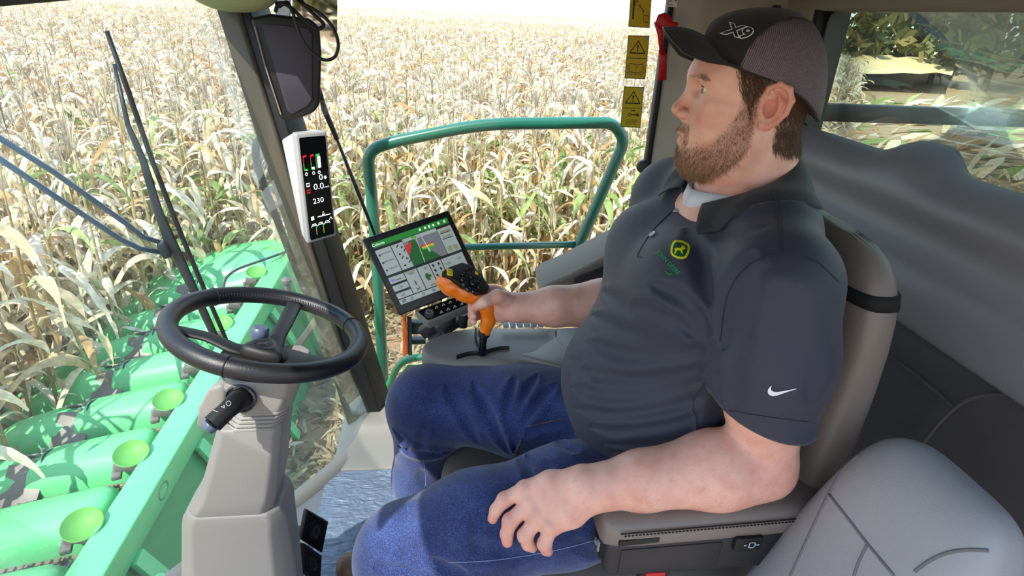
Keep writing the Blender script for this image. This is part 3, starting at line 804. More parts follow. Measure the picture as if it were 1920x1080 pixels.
# large end hood on the right and its hose
rings = []
for x, w_, top in ((-1.20, .10, -1.22), (-1.26, .30, -1.08), (-1.45, .42, -0.99), (-1.8, .46, -0.96), (-2.2, .47, -1.02), (-2.6, .46, -1.16), (-3.0, .40, -1.36), (-3.5, .25, -1.68), (-3.9, .08, -1.95)):
    rings.append(arch(x, 6.02, w_, top, top - .42 * min(1, w_ / .35), 17, 0.7))
MB().loft(rings).build('end_hood', M_paint, head, angle=60)
MB().tube(smooth_path([at(418, 548, Z=-1.02), at(424, 522, Z=-.97), at(445, 505, Z=-.95), at(480, 492, Z=-.95), at(520, 478, Z=-.96), at(545, 468, Z=-1.02)], 5), 0.012, 8).build('hose', M_darkgrey, head)
mb = MB(); c = at(538, 535, Z=-.95); mb.lathe([(.03, -.1), (.03, .03), (.045, .03), (.045, .06), (.02, .08)], c, (0, 0, 1), 14); mb.build('lamp', M_steel, head)
MB().bar(at(600, 590, Z=-.9), at(550, 660, Z=-1.3), .05, .05).build('stay', M_steel, head, bevel=.005)

# ================================================================== outside on the right: handrail, step frame, marker, mirror, wipers
M_rail = mat('teal_green_rail', (0.012, 0.13, 0.085), 0.32, coat=0.4)
M_railg = mat('green_step_paint', (0.02, 0.25, 0.11), 0.35, coat=0.4)
hr = thing('handrail', 'tall green tubular handrail with one crossbar standing outside the right door', 'handrail', (0.2, 2.3, -0.3))
Yr = 2.3
path = round_path([at(724, 800, Y=Yr), at(705, 460, Y=Yr), at(689, 283, Y=Yr), at(735, 266, Y=Yr), at(905, 232, Y=Yr), at(1150, 230, Y=Yr), at(1172, 262, Y=Yr), at(1057, 525, Y=Yr), at(1030, 600, Y=Yr)], 0.14, 7)
MB().tube(path, 0.0235, 14).build('bent_rail', M_rail, hr, angle=180)
MB().tube([at(703, 468, Y=Yr), at(1086, 458, Y=Yr)], 0.015, 12).build('crossbar', M_rail, hr, angle=180)
MB().box(at(724, 800, Y=Yr), (0.10, 0.08, 0.012)).build('foot_plate', M_railg, hr, bevel=.003)
fr = thing('step_frame', 'green tubular frame and slotted plate low outside the right door', 'step', (0.0, 2.05, -0.2))
Y2 = 2.0
MB().tube(round_path([at(718, 745, Y=Y2), at(750, 678, Y=Y2), at(790, 668, Y=Y2), at(840, 668, Y=Y2)], 0.06, 6), 0.014, 12).build('tube', M_railg, fr, angle=180)
MB().prism([at(748, 705, Y=Y2 + .05), at(765, 684, Y=Y2 + .05), at(860, 684, Y=Y2 + .05), at(860, 715, Y=Y2 + .05)], [at(748, 705, Y=Y2 + .07), at(765, 684, Y=Y2 + .07), at(860, 684, Y=Y2 + .07), at(860, 715, Y=Y2 + .07)]).build('plate', M_railg, fr)
for px in (770, 800):
    c = at(px, 699, Y=Y2 + .048); mb = MB(); mb.add([c + np.array([0.022 * math.cos(a), 0, 0.008 * math.sin(a)]) for a in np.linspace(0, 2 * PI, 17)[:-1]], [tuple(range(16))]); mb.build('slot', M_black, fr, fix=False)
mk = thing('side_marker', 'upright orange marker strip on a black bracket beyond the screen', 'marker', at(760, 630, Y=2.12))
Ym = 2.12
MB().prism([at(754, 592, Y=Ym), at(762, 590, Y=Ym), at(765, 664, Y=Ym), at(755, 668, Y=Ym)], [at(754, 592, Y=Ym + .02), at(762, 590, Y=Ym + .02), at(765, 664, Y=Ym + .02), at(755, 668, Y=Ym + .02)]).build('orange_strip', mat('orange_marker', '#e2631c', 0.4), mk, bevel=.004)
mb = MB(); mb.prism([at(763, 592, Y=Ym + .01), at(772, 594, Y=Ym + .01), at(773, 668, Y=Ym + .01), at(765, 666, Y=Ym + .01)], [at(763, 592, Y=Ym + .05), at(772, 594, Y=Ym + .05), at(773, 668, Y=Ym + .05), at(765, 666, Y=Ym + .05)])
mb.box(at(788, 612, Y=Ym + .05), (0.07, .04, .055)); mb.box(at(785, 638, Y=Ym + .05), (0.06, .04, .02)); mb.build('bracket', M_darkgrey, mk, bevel=.004)
# grab handle on the outside of the front pillar
gh = thing('grab_handle', 'dark bent grab handle outside behind the front pillar and steering wheel', 'handle', at(520, 420, Y=1.95))
MB().tube(round_path([at(520, 232, Y=1.80), at(476, 272, Y=1.98), at(488, 330, Y=1.98), at(572, 548, Y=1.98), at(600, 565, Y=1.80)], 0.05, 6), 0.0125, 12).build('bar', M_seal, gh, angle=180)
# side wiper resting on the door glass
sw = thing('side_wiper', 'thin black wiper standing on the right door glass above the touchscreen', 'wiper', at(650, 300, Y=1.84))
MB().tube([at(598, 165, Y=1.84), at(608, 205, Y=1.84), at(632, 262, Y=1.84)], [0.006, 0.009, 0.007], 8).build('arm', M_seal, sw, angle=180)
MB().tube([at(632, 262, Y=1.835), at(668, 352, Y=1.835), at(705, 445, Y=1.835)], [0.0045, 0.006, 0.0045], 8).build('blade', M_black, sw, angle=180)
# mirror outside
M_mirror = mat('mirror_silver', (0.88, 0.9, 0.9), 0.03, metal=1.0)
mi = thing('wide_mirror', 'exterior mirror showing bright sky and corn behind the black pillar box', 'mirror', at(600, 80, Y=2.15))
mp0, mn_ = at(600, 80, Y=2.15), np.array([.95, -.30, -.03])            # turned so that it shows the field behind on the right
mq = [CAM + ray(*p) * (((mp0 - CAM) @ mn_) / (ray(*p) @ mn_)) for p in ((548, -30), (633, -30), (632, 88), (618, 165), (596, 192), (548, 170))]
MB().prism(mq, [p - mn_ * .005 for p in mq]).build('mirror_glass', M_mirror, mi, smooth=False)
mq2 = [p - mn_ * .007 for p in mq]
MB().prism(mq2, [p - mn_ * .05 for p in mq2]).build('mirror_back', M_darkgrey, mi, bevel=.004)

# windshield wiper, outside the glass
wb = BVHTree.FromPolygons([v3(p) for r in [[(x + LEAN * z, y, z) for x, y in FRONT] for z in (-0.4, 1.6)] for p in r], [(i, i + 1, len(FRONT) + i + 1, len(FRONT) + i) for i in range(len(FRONT) - 1)])
def on_glass(px, py, lift=0.03):
    d = Vector(v3(ray(px, py))).normalized(); h = wb.ray_cast(Vector(v3(CAM)), d)
    if h[0] is None: return at(px, py, X=-0.85)
    return np.array(h[0] + d * lift)
M_wip = mat('wiper_metal', '#31363b', 0.4, metal=0.3)
M_wipblue = mat('wiper_arm_paint', '#3d5a78', 0.35, coat=0.3)
ww = thing('windshield_wiper', 'long black windshield wiper on two thin blue arms left of the steering wheel', 'wiper', on_glass(310, 465))
for pts in (((-60, 222), (100, 322), (235, 418), (268, 444), (312, 458)), ((-60, 258), (100, 366), (225, 448), (262, 466), (305, 474))):
    MB().tube([on_glass(*p, .045) for p in pts], 0.0062, 8).build('arm', M_wipblue, ww, angle=180)
c = on_glass(308, 466, .04); MB().box(c, (0.02, 0.045, 0.04), (0, -14, 20)).build('pivot_block', M_wip, ww, bevel=.005)
MB().tube([on_glass(*p, .03) for p in ((214, 120), (240, 235), (268, 300), (296, 395), (318, 450), (352, 520), (400, 625), (415, 645))], [.004, .006, .009, .011, .015, .0125, .010, .008], 8, flat=.5).build('blade_holder', M_wip, ww, angle=180)
MB().tube([on_glass(*p, .012) for p in ((200, 58), (240, 170), (285, 300), (322, 395), (352, 470), (395, 570), (430, 650))], [.005, .006, .006, .006, .006, .006, .005], 8).build('rubber_blade', M_black, ww, angle=180)
# ================================================================== things in the cab
# black box on the pillar, cable looped over it
class Quad(Flat):
    """flat print on four corners (bottom-left, bottom-right, top-right, top-left), unit square"""
    def __init__(s, bl, br, tr, tl, lift=0.0006):
        s.c = [np.array(q, float) for q in (bl, br, tr, tl)]; n = np.cross(s.c[1] - s.c[0], s.c[3] - s.c[0]); s.n = n / np.linalg.norm(n); s.lift = lift
        if s.n @ (CAM - s.c[0]) < 0: s.n = -s.n
    def p(s, x, y, k=1):
        a, b, c, d = s.c; return a * (1 - x) * (1 - y) + b * x * (1 - y) + c * x * y + d * (1 - x) * y + s.n * s.lift * k
    @property
    def aspect(s): return np.linalg.norm(s.c[1] - s.c[0]) / np.linalg.norm(s.c[3] - s.c[0])
    def label(s, mb, body, cx, cy, h, k=2, shear=0.0, offset=0.0):
        v, f = text_tris(body, 1.0, shear, offset); v = [(x / s.aspect, y) for x, y in v]; s.put(mb, (v, f), cx, cy, h * 1.35, k)

M_boxface = mat('dark_violet_grey_plastic', '#3b3743', 0.6, bump=0.5, scale=1500)
pb = thing('pillar_box', 'black tapered box mounted high on the front pillar', 'box', at(545, 120, Y=1.66))
o1 = [(470, 34), (505, 26), (580, 34), (599, 50), (603, 100), (600, 196), (588, 212), (545, 229), (530, 226), (519, 212), (497, 130)]
Ya = 1.64
f1 = [at(px, py, Y=Ya) for px, py in o1]; b1 = [p + np.array([-.01, .05, .0]) for p in f1]
MB().prism(f1, b1).build('housing', M_black, pb, bevel=.008, seg=3)
o2 = [(490, 44), (576, 52), (586, 62), (586, 185), (578, 198), (547, 215), (538, 208), (515, 130)]
f2 = [at(px, py, Y=Ya - .004) for px, py in o2]
MB().prism(f2, [p + np.array([0, .02, 0]) for p in f2]).build('face_panel', M_boxface, pb, bevel=.003, seg=2)
MB().tube([at(px, py, Y=Ya - .004) for px, py in ((478, 50), (497, 122), (527, 215))], .002, 6).build('edge_stitching', M_taupe, pb)
cab_path = [(515, -6, 1.62), (522, 12, 1.60), (538, 4, 1.59), (548, 22, 1.58), (562, 62, 1.58), (580, 92, 1.58), (606, 112, 1.58), (628, 106, 1.585), (634, 80, 1.59), (622, 48, 1.6), (596, 22, 1.6), (566, 6, 1.6), (548, -12, 1.62)]
cb = thing('cable', 'thin black cable hanging in a loop over the pillar box', 'cable', at(580, 60, Y=1.58))
MB().tube(smooth_path([at(x, y, Y=Y) for x, y, Y in cab_path], 6), .0042, 8).build('cable_loop', M_black, cb, angle=180)
MB().tube(smooth_path([at(x, y, Y=Y) for x, y, Y in ((516, 22, 1.6), (524, 6, 1.595), (545, 14, 1.59), (575, 42, 1.59), (596, 54, 1.595), (607, 46, 1.6), (592, 30, 1.605), (570, 8, 1.61), (560, -12, 1.62))], 6), .0046, 8).build('cable_loop', M_black, cb, angle=180)

# display on the pillar
M_silver = mat('silver_plastic', '#a4a5a7', 0.35, metal=0.2)
M_white = mat('white_plastic', '#b4b5b8', 0.45)
M_scr = mat('screen_black', '#050608', 0.12, coat=0.5)
def glow(name, c, s=0.9): return mat(name, c, 0.4, emit=s)
G_white, G_red, G_green, G_amber = glow('lit_white', '#e6e6ea', .8), glow('lit_red', '#c8201c', .8), glow('lit_green', '#2fb84a', .8), glow('lit_amber', '#d8862a', .8)
pd = thing('pillar_display', 'narrow upright display with white figures on the front pillar', 'display', at(590, 350, Y=1.62))
tl, tr, br, bl = at(553, 251, Y=1.585), at(613, 246, Y=1.625), at(631, 442, Y=1.625), at(577, 458, Y=1.585)
nv = np.cross(tr - tl, bl - tl); nv /= np.linalg.norm(nv); nv = nv if nv @ (CAM - tl) > 0 else -nv
back = -nv * 0.018 + np.array([-.006, .012, 0])
MB().prism([tl, tr, br, bl], [p + back for p in (tl, tr, br, bl)]).build('bezel', M_silver, pd, bevel=.006, seg=3)
bk = [at(527, 262, Y=1.66), at(570, 250, Y=1.68), at(590, 440, Y=1.68), at(566, 440, Y=1.66)]
MB().prism([tl + back * .7, tr + back * .7, br + back * .7, bl + back * .7], bk).build('housing', M_white, pd, bevel=.006, seg=3)
q = Quad(bl, br, tr, tl, .0008)
mb = MB(); q.poly(mb, rrect(.10, .03, .93, .965, .03), 1); mb.build('screen', M_scr, pd, smooth=False, fix=False)
def plot(name, m, fn, parent):
    mb = MB(); fn(mb); o = mb.build(name, m, parent, smooth=False, fix=False); o['kind'] = 'stuff'; return o
def w_(mb):
    q.label(mb, '0', .66, .595, .055); q.poly(mb, ell(.80, .59, .045, .016, 12), 2); q.label(mb, '0.0', .56, .515, .058); q.label(mb, 'km/h', .82, .50, .016)
    q.label(mb, '230', .50, .385, .05); q.rect(mb, .60, .685, .70, .79, 2); q.rect(mb, .40, .68, .49, .70, 2)
    for x in (.21, .44, .62): q.line(mb, ell(x, .645, .04, .012, 8), .008, 2, True)
    q.line(mb, [(.17, .56), (.27, .56), (.27, .535), (.17, .535)], .01, 2, True)
    q.rect(mb, .20, .215, .30, .25, 2); q.line(mb, [(.42, .235), (.86, .235)], .008, 2); q.rect(mb, .58, .235, .66, .25, 2); q.line(mb, [(.6, .25), (.6, .27), (.64, .27), (.64, .25)], .006, 2)
    for x in (.28, .5, .72): q.line(mb, [(x - .1, .15), (x - .05, .175), (x + .05, .175), (x + .1, .15)], .008, 2); q.line(mb, [(x - .08, .16), (x + .08, .16)], .006, 2)
    q.line(mb, [(.80, .18), (.86, .205), (.90, .18)], .01, 2)
plot('white_print', G_white, w_, pd)
def r_(mb):
    for x in (.16, .39): q.line(mb, [(x + .10, .805), (x, .80), (x, .745)], .016, 2)
    q.line(mb, [(.17, .50), (.27, .50), (.27, .475), (.17, .475)], .01, 2, True)
plot('red_print', G_red, r_, pd)
def gr_(mb):
    for x in (.16, .39): q.line(mb, [(x, .745), (x, .685), (x + .10, .68)], .016, 2)
    q.line(mb, [(.56, .68), (.56, .80), (.68, .805)], .014, 2)
    for x in (.34, .58): q.line(mb, [(x, .145), (x, .115)], .02, 2); q.line(mb, [(x, .085), (x, .07)], .02, 2)
plot('green_print', G_green, gr_, pd)
def a_(mb):
    for x in (.34, .58): q.line(mb, [(x, .115), (x, .085)], .02, 2)
plot('amber_print', G_amber, a_, pd)

# touchscreen on its arm
ts = thing('touchscreen', 'wide tilted touchscreen showing field map and panels beside the orange joystick', 'screen', at(790, 500, Y=1.36))
TL, TR, BL = at(679, 449, Y=1.35), at(841, 394, Y=1.41), at(749, 592, Y=1.28); BR = TR + BL - TL
nv = np.cross(TR - TL, BL - TL); nv /= np.linalg.norm(nv); nv = nv if nv @ (CAM - TL) > 0 else -nv
MB().prism([TL, TR, BR, BL], [p - nv * .012 for p in (TL, TR, BR, BL)]).build('bezel', mat('screen_bezel', '#0b0a0a', .45), ts, bevel=.004, seg=3)
c_ = (TL + BR) / 2
MB().prism([p + (c_ - p) * .01 - nv * .0122 for p in (TL, TR, BR, BL)], [p + (c_ - p) * .05 - nv * .038 for p in (TL, TR, BR, BL)]).build('rear_case', M_taupe, ts, bevel=.005, seg=3)
class Sub(Quad):
    pass
S = Quad(BL, BR, TR, TL)
def uv(u, v): return S.p(u, 1 - v, 0)
q = Quad(uv(.066, .885), uv(.943, .885), uv(.943, .078), uv(.066, .078), .0007)
E_pan = mat('lit_panel', '#a9b0ac', 0.4, emit=.32); E_dark = mat('lit_dark', '#1c2220', 0.4, emit=.1); E_hdr = mat('lit_bar_green', '#1f7a28', 0.4, emit=.5)
E_map = mat('lit_map_green', '#15521f', 0.4, emit=.6); E_map2 = mat('lit_map_bright', '#4d9a2c', 0.4, emit=.6); E_grey = mat('lit_grey', '#77797c', 0.4, emit=.35); E_ink = mat('lit_ink', '#262a28', 0.4); E_red = mat('lit_map_red', '#b8262a', 0.4, emit=.6); E_yel = mat('lit_map_yellow', '#c9a52f', 0.4, emit=.6); E_sand = mat('lit_sand', '#8f9370', 0.4, emit=.35)
plot('screen', E_dark, lambda mb: q.rect(mb, 0, 0, 1, 1, 1), ts)
plot('title_bar', E_hdr, lambda mb: q.rect(mb, 0, .915, 1, 1, 2), ts)
def pans(mb):
    for r in ((0, .475, .195, .875), (.205, .475, .355, .875), (.815, .475, 1, .875), (0, .335, .195, .435), (0, .21, .195, .30), (0, .09, .195, .175), (.205, .09, .365, .435), (.375, .09, .53, .435), (.54, .09, .69, .435), (.70, .09, .99, .435), (0, 0, 1, .075), (.36, .855, .81, .905)): q.rect(mb, *r, 2)
plot('panel', E_pan, pans, ts)
plot('map_sky', E_grey, lambda mb: q.rect(mb, .36, .475, .81, .855, 2), ts)
def mp(mb): q.poly(mb, [(.36, .475), (.72, .475), (.60, .68), (.545, .68), (.50, .855), (.43, .855), (.36, .64)], 3)
plot('map_field', E_map, mp, ts)
def mr_(mb): q.poly(mb, [(.36, .64), (.36, .80), (.46, .83), (.42, .74)], 4); q.poly(mb, [(.545, .70), (.70, .71), (.70, .725), (.545, .725)], 4)
plot('map_red', E_red, mr_, ts)
plot('map_yellow', E_yel, lambda mb: q.poly(mb, [(.545, .68), (.705, .68), (.70, .708), (.545, .705)], 4), ts)
plot('map_bright', E_map2, lambda mb: (q.poly(mb, [(.545, .655), (.715, .655), (.705, .68), (.545, .68)], 4), q.rect(mb, .60, .60, .635, .67, 5), q.rect(mb, .47, .865, .54, .90, 5)), ts)
def wt(mb):
    q.label(mb, 'Collecte', .075, .955, .04, 4)
    for x in (.62, .69, .745, .80, .87, .95): q.poly(mb, ell(x, .957, .012, .02, 8), 4)
    q.line(mb, [(.62, .60), (.60, .85)], .004, 6); q.line(mb, [(.50, .475), (.53, .855)], .003, 6)
plot('title_text', G_white, wt, ts)
def ink(mb):
    for i, s_ in enumerate(('John Deere', 'John Deere', 'Silley IM')): q.label(mb, s_, .115, .80 - .12 * i, .026, 4); q.poly(mb, ell(.03, .79 - .12 * i, .012, .016, 8), 4); q.label(mb, '.......', .085, .765 - .12 * i, .018, 4)
    for i in range(4): q.line(mb, [(.26 + .06 * (i % 2), .82 - .09 * i), (.29 + .06 * (i % 2), .85 - .09 * i)], .012, 4); q.poly(mb, ell(.32 - .06 * (i % 2), .80 - .09 * i, .014, .014, 8), 4)
    q.label(mb, 'Cereal', .10, .375, .03, 4); q.label(mb, '1,50', .09, .25, .034, 4); q.label(mb, '2,0', .08, .13, .034, 4)
    q.label(mb, '100%', .285, .385, .03, 4); q.rect(mb, .278, .20, .29, .27, 4); q.line(mb, [(.26, .11), (.31, .16)], .008, 4); q.line(mb, [(.31, .11), (.26, .16)], .008, 4)
    q.label(mb, '59%', .475, .39, .03, 4); q.label(mb, '100%', .47, .12, .03, 4)
    for i in range(4):
        for j in range(2): q.poly(mb, ell(.575 + .075 * j, .39 - .08 * i, .014, .018, 8), 4); q.line(mb, [(.565 + .075 * j, .36 - .08 * i), (.59 + .075 * j, .375 - .08 * i)], .008, 4)
    q.label(mb, '6,35', .76, .34, .034, 4); q.label(mb, '3,8', .92, .36, .034, 4); q.rect(mb, .73, .20, .79, .235, 4)
    for y in (.79, .70): q.rect(mb, .83, y, .97, y + .012, 4)
    for x in (.16, .31, .45, .60, .75): q.line(mb, ell(x, .037, .014, .02, 8), .006, 4, True)
    for y in (.02, .037, .054): q.rect(mb, .03, y, .08, y + .008, 4)
plot('panel_text', E_ink, ink, ts)
plot('combine_icon', E_map, lambda mb: (q.rect(mb, .435, .20, .475, .31, 4), q.rect(mb, .425, .24, .50, .28, 5)), ts)
plot('sand_button', E_sand, lambda mb: (q.rect(mb, .84, .80, .975, .84, 3), q.rect(mb, .84, .72, .975, .75, 3), q.rect(mb, .84, .50, .90, .58, 3), q.rect(mb, .915, .50, .975, .58, 3), q.rect(mb, .22, .405, .34, .425, 3)), ts)
plot('violet_dot', glow('lit_violet', '#8a6bd0', .5), lambda mb: q.poly(mb, ell(.035, .385, .02, .025, 10), 4), ts)

# control bar under the screen, on the arm that carries both
nb = thing('control_bar', 'small taupe control bar with round dial and black keys below the touchscreen', 'control panel', at(820, 580, Y=1.33))
cb4 = [at(775, 583, Y=1.29), at(800, 606, Y=1.27), at(882, 572, Y=1.30), at(862, 552, Y=1.32)]
dn = np.array([0.005, 0.03, -0.035])
MB().prism(cb4, [p + dn for p in cb4]).build('body', M_warm, nb, bevel=.007, seg=3)
q = Quad(cb4[1], cb4[2], cb4[3], cb4[0], .001)
plot('key_field', M_blackgloss, lambda mb: q.poly(mb, rrect(.06, .10, .97, .90, .09), 2), nb)
MB().lathe([(.0, .008), (.011, .008), (.0125, .004), (.0125, 0)], q.p(.20, .48, 1), q.n, 20).build('dial', M_darkgrey, nb)
G_key = mat('printed_key_white', '#b9c3cc', 0.5)
def keys(mb):
    for x in (.40, .55, .70, .86):
        for y in (.30, .70): q.line(mb, [(x - .03, y - .07), (x + .03, y + .07), (x + .03, y - .07)], .014, 4, True)
    q.line(mb, ell(.20, .48, .05, .14, 10), .01, 18, True)
plot('key_symbols', G_key, keys, nb)
plot('key_lit', mat('printed_key_grey', '#3e444c', 0.3), lambda mb: [q.rect(mb, x - .055, .08, x + .055, .10, 3) for x in (.40, .55, .70, .86)], nb)
sa = thing('screen_arm', 'black jointed arm carrying the touchscreen above the console', 'arm', at(850, 605, Y=1.36))
MB().tube([at(842, 585, Y=1.36), at(838, 604, Y=1.36), at(825, 622, Y=1.34)], [.020, .024, .018], 12).build('joint', M_darkgrey, sa, angle=60)
MB().bar(at(805, 640, Y=1.36), at(885, 585, Y=1.38), .03, .018).build('lower_bar', M_darkgrey, sa, bevel=.004)
MB().bar(at(790, 625, Y=1.38), at(830, 600, Y=1.38), .03, .03).build('upper_bar', M_darkgrey, sa, bevel=.004)
MB().lathe([(.012, 0), (.012, .03), (.009, .034)], at(868, 612, Y=1.34), (0, 0, 1), 14).build('knob', M_black, sa)

# right console
M_console = mat('console_plastic', '#77716c', 0.42, bump=0.2, scale=900)
co = thing('right_console', 'taupe armrest console with a curved lever slot beside the right thigh', 'console', (0.2, 1.2, 0.45))
ZC = 0.655
near = [(789, 655), (796, 664), (815, 668), (845, 672), (890, 669), (940, 675), (1005, 690), (1075, 705), (1150, 712)]
farp = [(793, 646), (802, 637), (822, 626), (850, 616), (890, 611), (940, 611), (1005, 611), (1075, 611), (1150, 608)]
N_ = [at(*p, Z=ZC) for p in near]; Fp = [at(*p, Z=ZC) for p in farp]
rings = []
for a, b in zip(N_, Fp):
    dy = np.array([0, 1, 0.]); m = a * .5 + b * .5
    rings.append([a + np.array([.004, -.006, -.085]), a + np.array([0, -.010, -.05]), a + np.array([0, -.006, -.014]), a + np.array([0, .004, -.002]), a * .8 + b * .2 + np.array([0, 0, .001]), m + np.array([0, 0, .004]), a * .2 + b * .8 + np.array([0, 0, .001]), b + np.array([0, 0, -.003]), b + np.array([0, .01, -.02]), b + np.array([0, .01, -.085])])
MB().loft(rings).build('body', M_console, co, sub=1, angle=180)
MB().tube(smooth_path([at(x, y, Z=ZC + .004) for x, y in ((856, 670), (880, 663), (905, 661), (935, 654), (955, 653))], 6), .0062, 8, flat=.35, up=(0, 0, 1)).build('lever_slot', M_black, co)
MB().tube(smooth_path([at(x, y, Z=ZC + .004) for x, y in ((905, 661), (893, 640), (892, 618))], 6), .0068, 8, flat=.35, up=(0, 0, 1)).build('lever_slot', M_black, co)
pad = [at(x, y, Z=ZC + .004) for x, y in ((968, 671), (1000, 664), (1035, 640), (1048, 620), (1090, 618), (1160, 640), (1160, 712), (1070, 700))]
MB().prism([p + np.array([0, 0, .010]) for p in pad], [p - np.array([0, 0, .02]) for p in pad]).build('rest_pad', M_console, co, bevel=.008, seg=3)
MB().tube(smooth_path([at(x, y, Z=ZC + .012) for x, y in ((1042, 622), (1046, 640), (1068, 656), (1100, 664))], 5), .0022, 6).build('seam', M_black, co)
for i in range(7):
    c = at(948 + 13 * i, 607 - i * .3, Z=ZC + .02); MB().box(c, (.013, .03, .01)).build('key', mat('pale_key', '#8fa4b8', .4), co, bevel=.002)
# storage box behind the console
sb = thing('side_box', 'grey and black storage box against the right door behind the far forearm', 'box', at(1100, 530, Y=1.45))
tp = [(1008, 546), (1030, 532), (1068, 516), (1148, 474), (1240, 430), (1240, 560), (1148, 560), (1030, 560)]
MB().prism([at(*p, Y=1.42) for p in tp], [at(*p, Y=1.42) + np.array([0.01, .16, -.0]) for p in tp]).build('shell', M_taupe, sb, bevel=.01, seg=3)
tp = [(1072, 545), (1076, 520), (1148, 492), (1240, 458), (1240, 545)]
MB().box((.50, 1.53, .36), (.10, .10, .72)).build('stand', M_darkgrey, sb, bevel=.01)
MB().prism([at(*p, Y=1.412) for p in tp], [at(*p, Y=1.45) for p in tp]).build('lid', M_darkgrey, sb, bevel=.006, seg=3)
mb = MB(); c4 = [at(*p, Y=1.405) for p in ((1010, 560), (1012, 545), (1240, 520), (1240, 560))]
# joystick
M_orange = mat('orange_plastic', '#f07a10', 0.32, coat=0.3)
YJ = 1.14
jo = thing('joystick', 'orange drive joystick with black button head in the right hand', 'joystick', at(905, 660, Y=YJ))
def J(px, py, Y=YJ): return at(px, py, Y=Y)
MB().tube([J(904, 664), J(905, 645), J(908, 625)], [.0105, .0085, .010], 12).build('shaft', M_blackgloss, jo, angle=60)
MB().lathe([(.010, 0), (.0135, .004), (.0135, .016), (.010, .02)], J(907, 632), (0.05, 0, 1), 16).build('collar', M_black, jo)
sd = SDF()
G = [J(909, 622), J(916, 600), J(914, 578), J(898, 560), J(872, 548), J(845, 536), J(832, 528)]
sd.chain(G, [.0135, .0145, .0150, .0170, .0195, .0195, .0165], .012)
V, Q = nets(sd, np.min(G, 0) - .04, np.max(G, 0) + .04, .0025); V = relax(V, Q, 2)
pn = np.array([.45, -.35, .82]); pn /= np.linalg.norm(pn)
me = np_mesh('grip', V, Q); link('grip', me, M_orange, jo, angle=180)
hp = [(825, 512, 1.124), (838, 503, 1.145), (868, 488, 1.17), (884, 493, 1.175), (902, 512, 1.172), (914, 545, 1.155), (908, 556, 1.138), (894, 559, 1.122), (866, 539, 1.117)]
H = [at(x, y, Y=Y) for x, y, Y in hp]; hc = np.mean(H, 0); H = [p - pn * ((p - hc) @ pn) * .7 for p in H]
MB().prism([p + pn * .006 for p in H], [p - pn * .012 + (hc - p) * .12 for p in H]).build('button_head', M_black, jo, bevel=.004, seg=3)
sd = SDF(); sd.chain([hc + (H[0] - hc) * .6 - pn * .018, hc - pn * .02, hc + (H[6] - hc) * .55 - pn * .02], [.019, .0225, .020], .01)
V, Q = nets(sd, hc - .08, hc + .08, .0025); link('head_shell', np_mesh('head_shell', relax(V, Q, 2), Q), M_orange, jo, angle=180)
hu = H[2] - H[8]; hu = hu / np.linalg.norm(hu); hv = np.cross(pn, hu)
def on_head(px, py):
    r = ray(px, py); t = ((hc + pn * .006 - CAM) @ pn) / (r @ pn); return CAM + r * t
M_yb = mat('yellow_button', '#e3c71c', 0.4); M_bb = mat('black_button', '#1b1b1f', 0.25, coat=.4)
MB().box(on_head(843, 511), (.017, .014, .008), Matrix((hu, hv, pn)).transposed()).build('yellow_button', M_yb, jo, bevel=.003)
MB().box(on_head(893, 513), (.009, .009, .006), Matrix((hu, hv, pn)).transposed()).build('yellow_button', M_yb, jo, bevel=.002)
for px, py, r in ((868, 515, .0048), (867, 525, .0048), (871, 534, .0048), (878, 543, .005), (887, 531, .007), (884, 520, .0055), (897, 527, .0055), (898, 539, .005), (888, 546, .0062), (876, 505, .0045), (885, 503, .004)):
    r *= 1.2; MB().lathe([(.0, .0045), (r * .8, .004), (r, .002), (r, -.002)], on_head(px, py), pn, 14).build('button', M_bb, jo)

# steering wheel and column
M_leather = mat('black_leather', '#15151a', 0.42, bump=0.35, scale=700)
WC = np.array([-0.322, 1.022, 0.793]); WR = .169
ta, az_ = math.radians(15), math.radians(25)
wn = np.array([math.sin(ta) * math.cos(az_), math.sin(ta) * math.sin(az_), math.cos(ta)]); wa = np.cross(wn, [0, 1, 0]); wa /= np.linalg.norm(wa); wbv = np.cross(wn, wa)
def on_wheel(px, py, h=0.0):
    r = ray(px, py); t = ((WC + wn * h - CAM) @ wn) / (r @ wn); return CAM + r * t
sw_ = thing('steering_wheel', 'black leather steering wheel with three spokes and a knob', 'steering wheel', WC)
ang = np.linspace(0, 2 * PI, 97)[:-1]
MB().tube([WC + WR * (math.cos(a) * wa + math.sin(a) * wbv) for a in ang], .0175, 14, closed=True).build('rim', M_leather, sw_, angle=180)
def pa(px, py): d = on_wheel(px, py) - WC; return math.atan2(d @ wbv, d @ wa)
M_seam = mat('leather_seam', '#060608', .6)
for px, py in ((395, 553), (415, 697), (668, 610)):
    a = pa(px, py); c = WC + WR * (math.cos(a) * wa + math.sin(a) * wbv); e = math.cos(a) * wa + math.sin(a) * wbv; tt = np.cross(wn, e)
    MB().tube([c + .0176 * (math.cos(b) * e + math.sin(b) * wn) for b in np.linspace(0, 2 * PI, 21)[:-1]], .0012, 6, closed=True).build('seam', M_seam, sw_)
mb = MB()
a0, a1 = pa(400, 553), pa(640, 600)
if a1 < a0: a0, a1 = a1, a0
if a1 - a0 > PI: a0, a1 = a1, a0 + 2 * PI
for i in range(46):
    a = a0 + (a1 - a0) * i / 45; e = math.cos(a) * wa + math.sin(a) * wbv; tt = np.cross(wn, e); c = WC + e * (WR - .0165) + wn * .007
    mb.bar(c + tt * .0016 + wn * .003, c - tt * .0016 - wn * .004, .0014, .0014, e)
mb.build('stitching', mat('stitch_thread', '#34343c', .7), sw_)['kind'] = 'stuff'
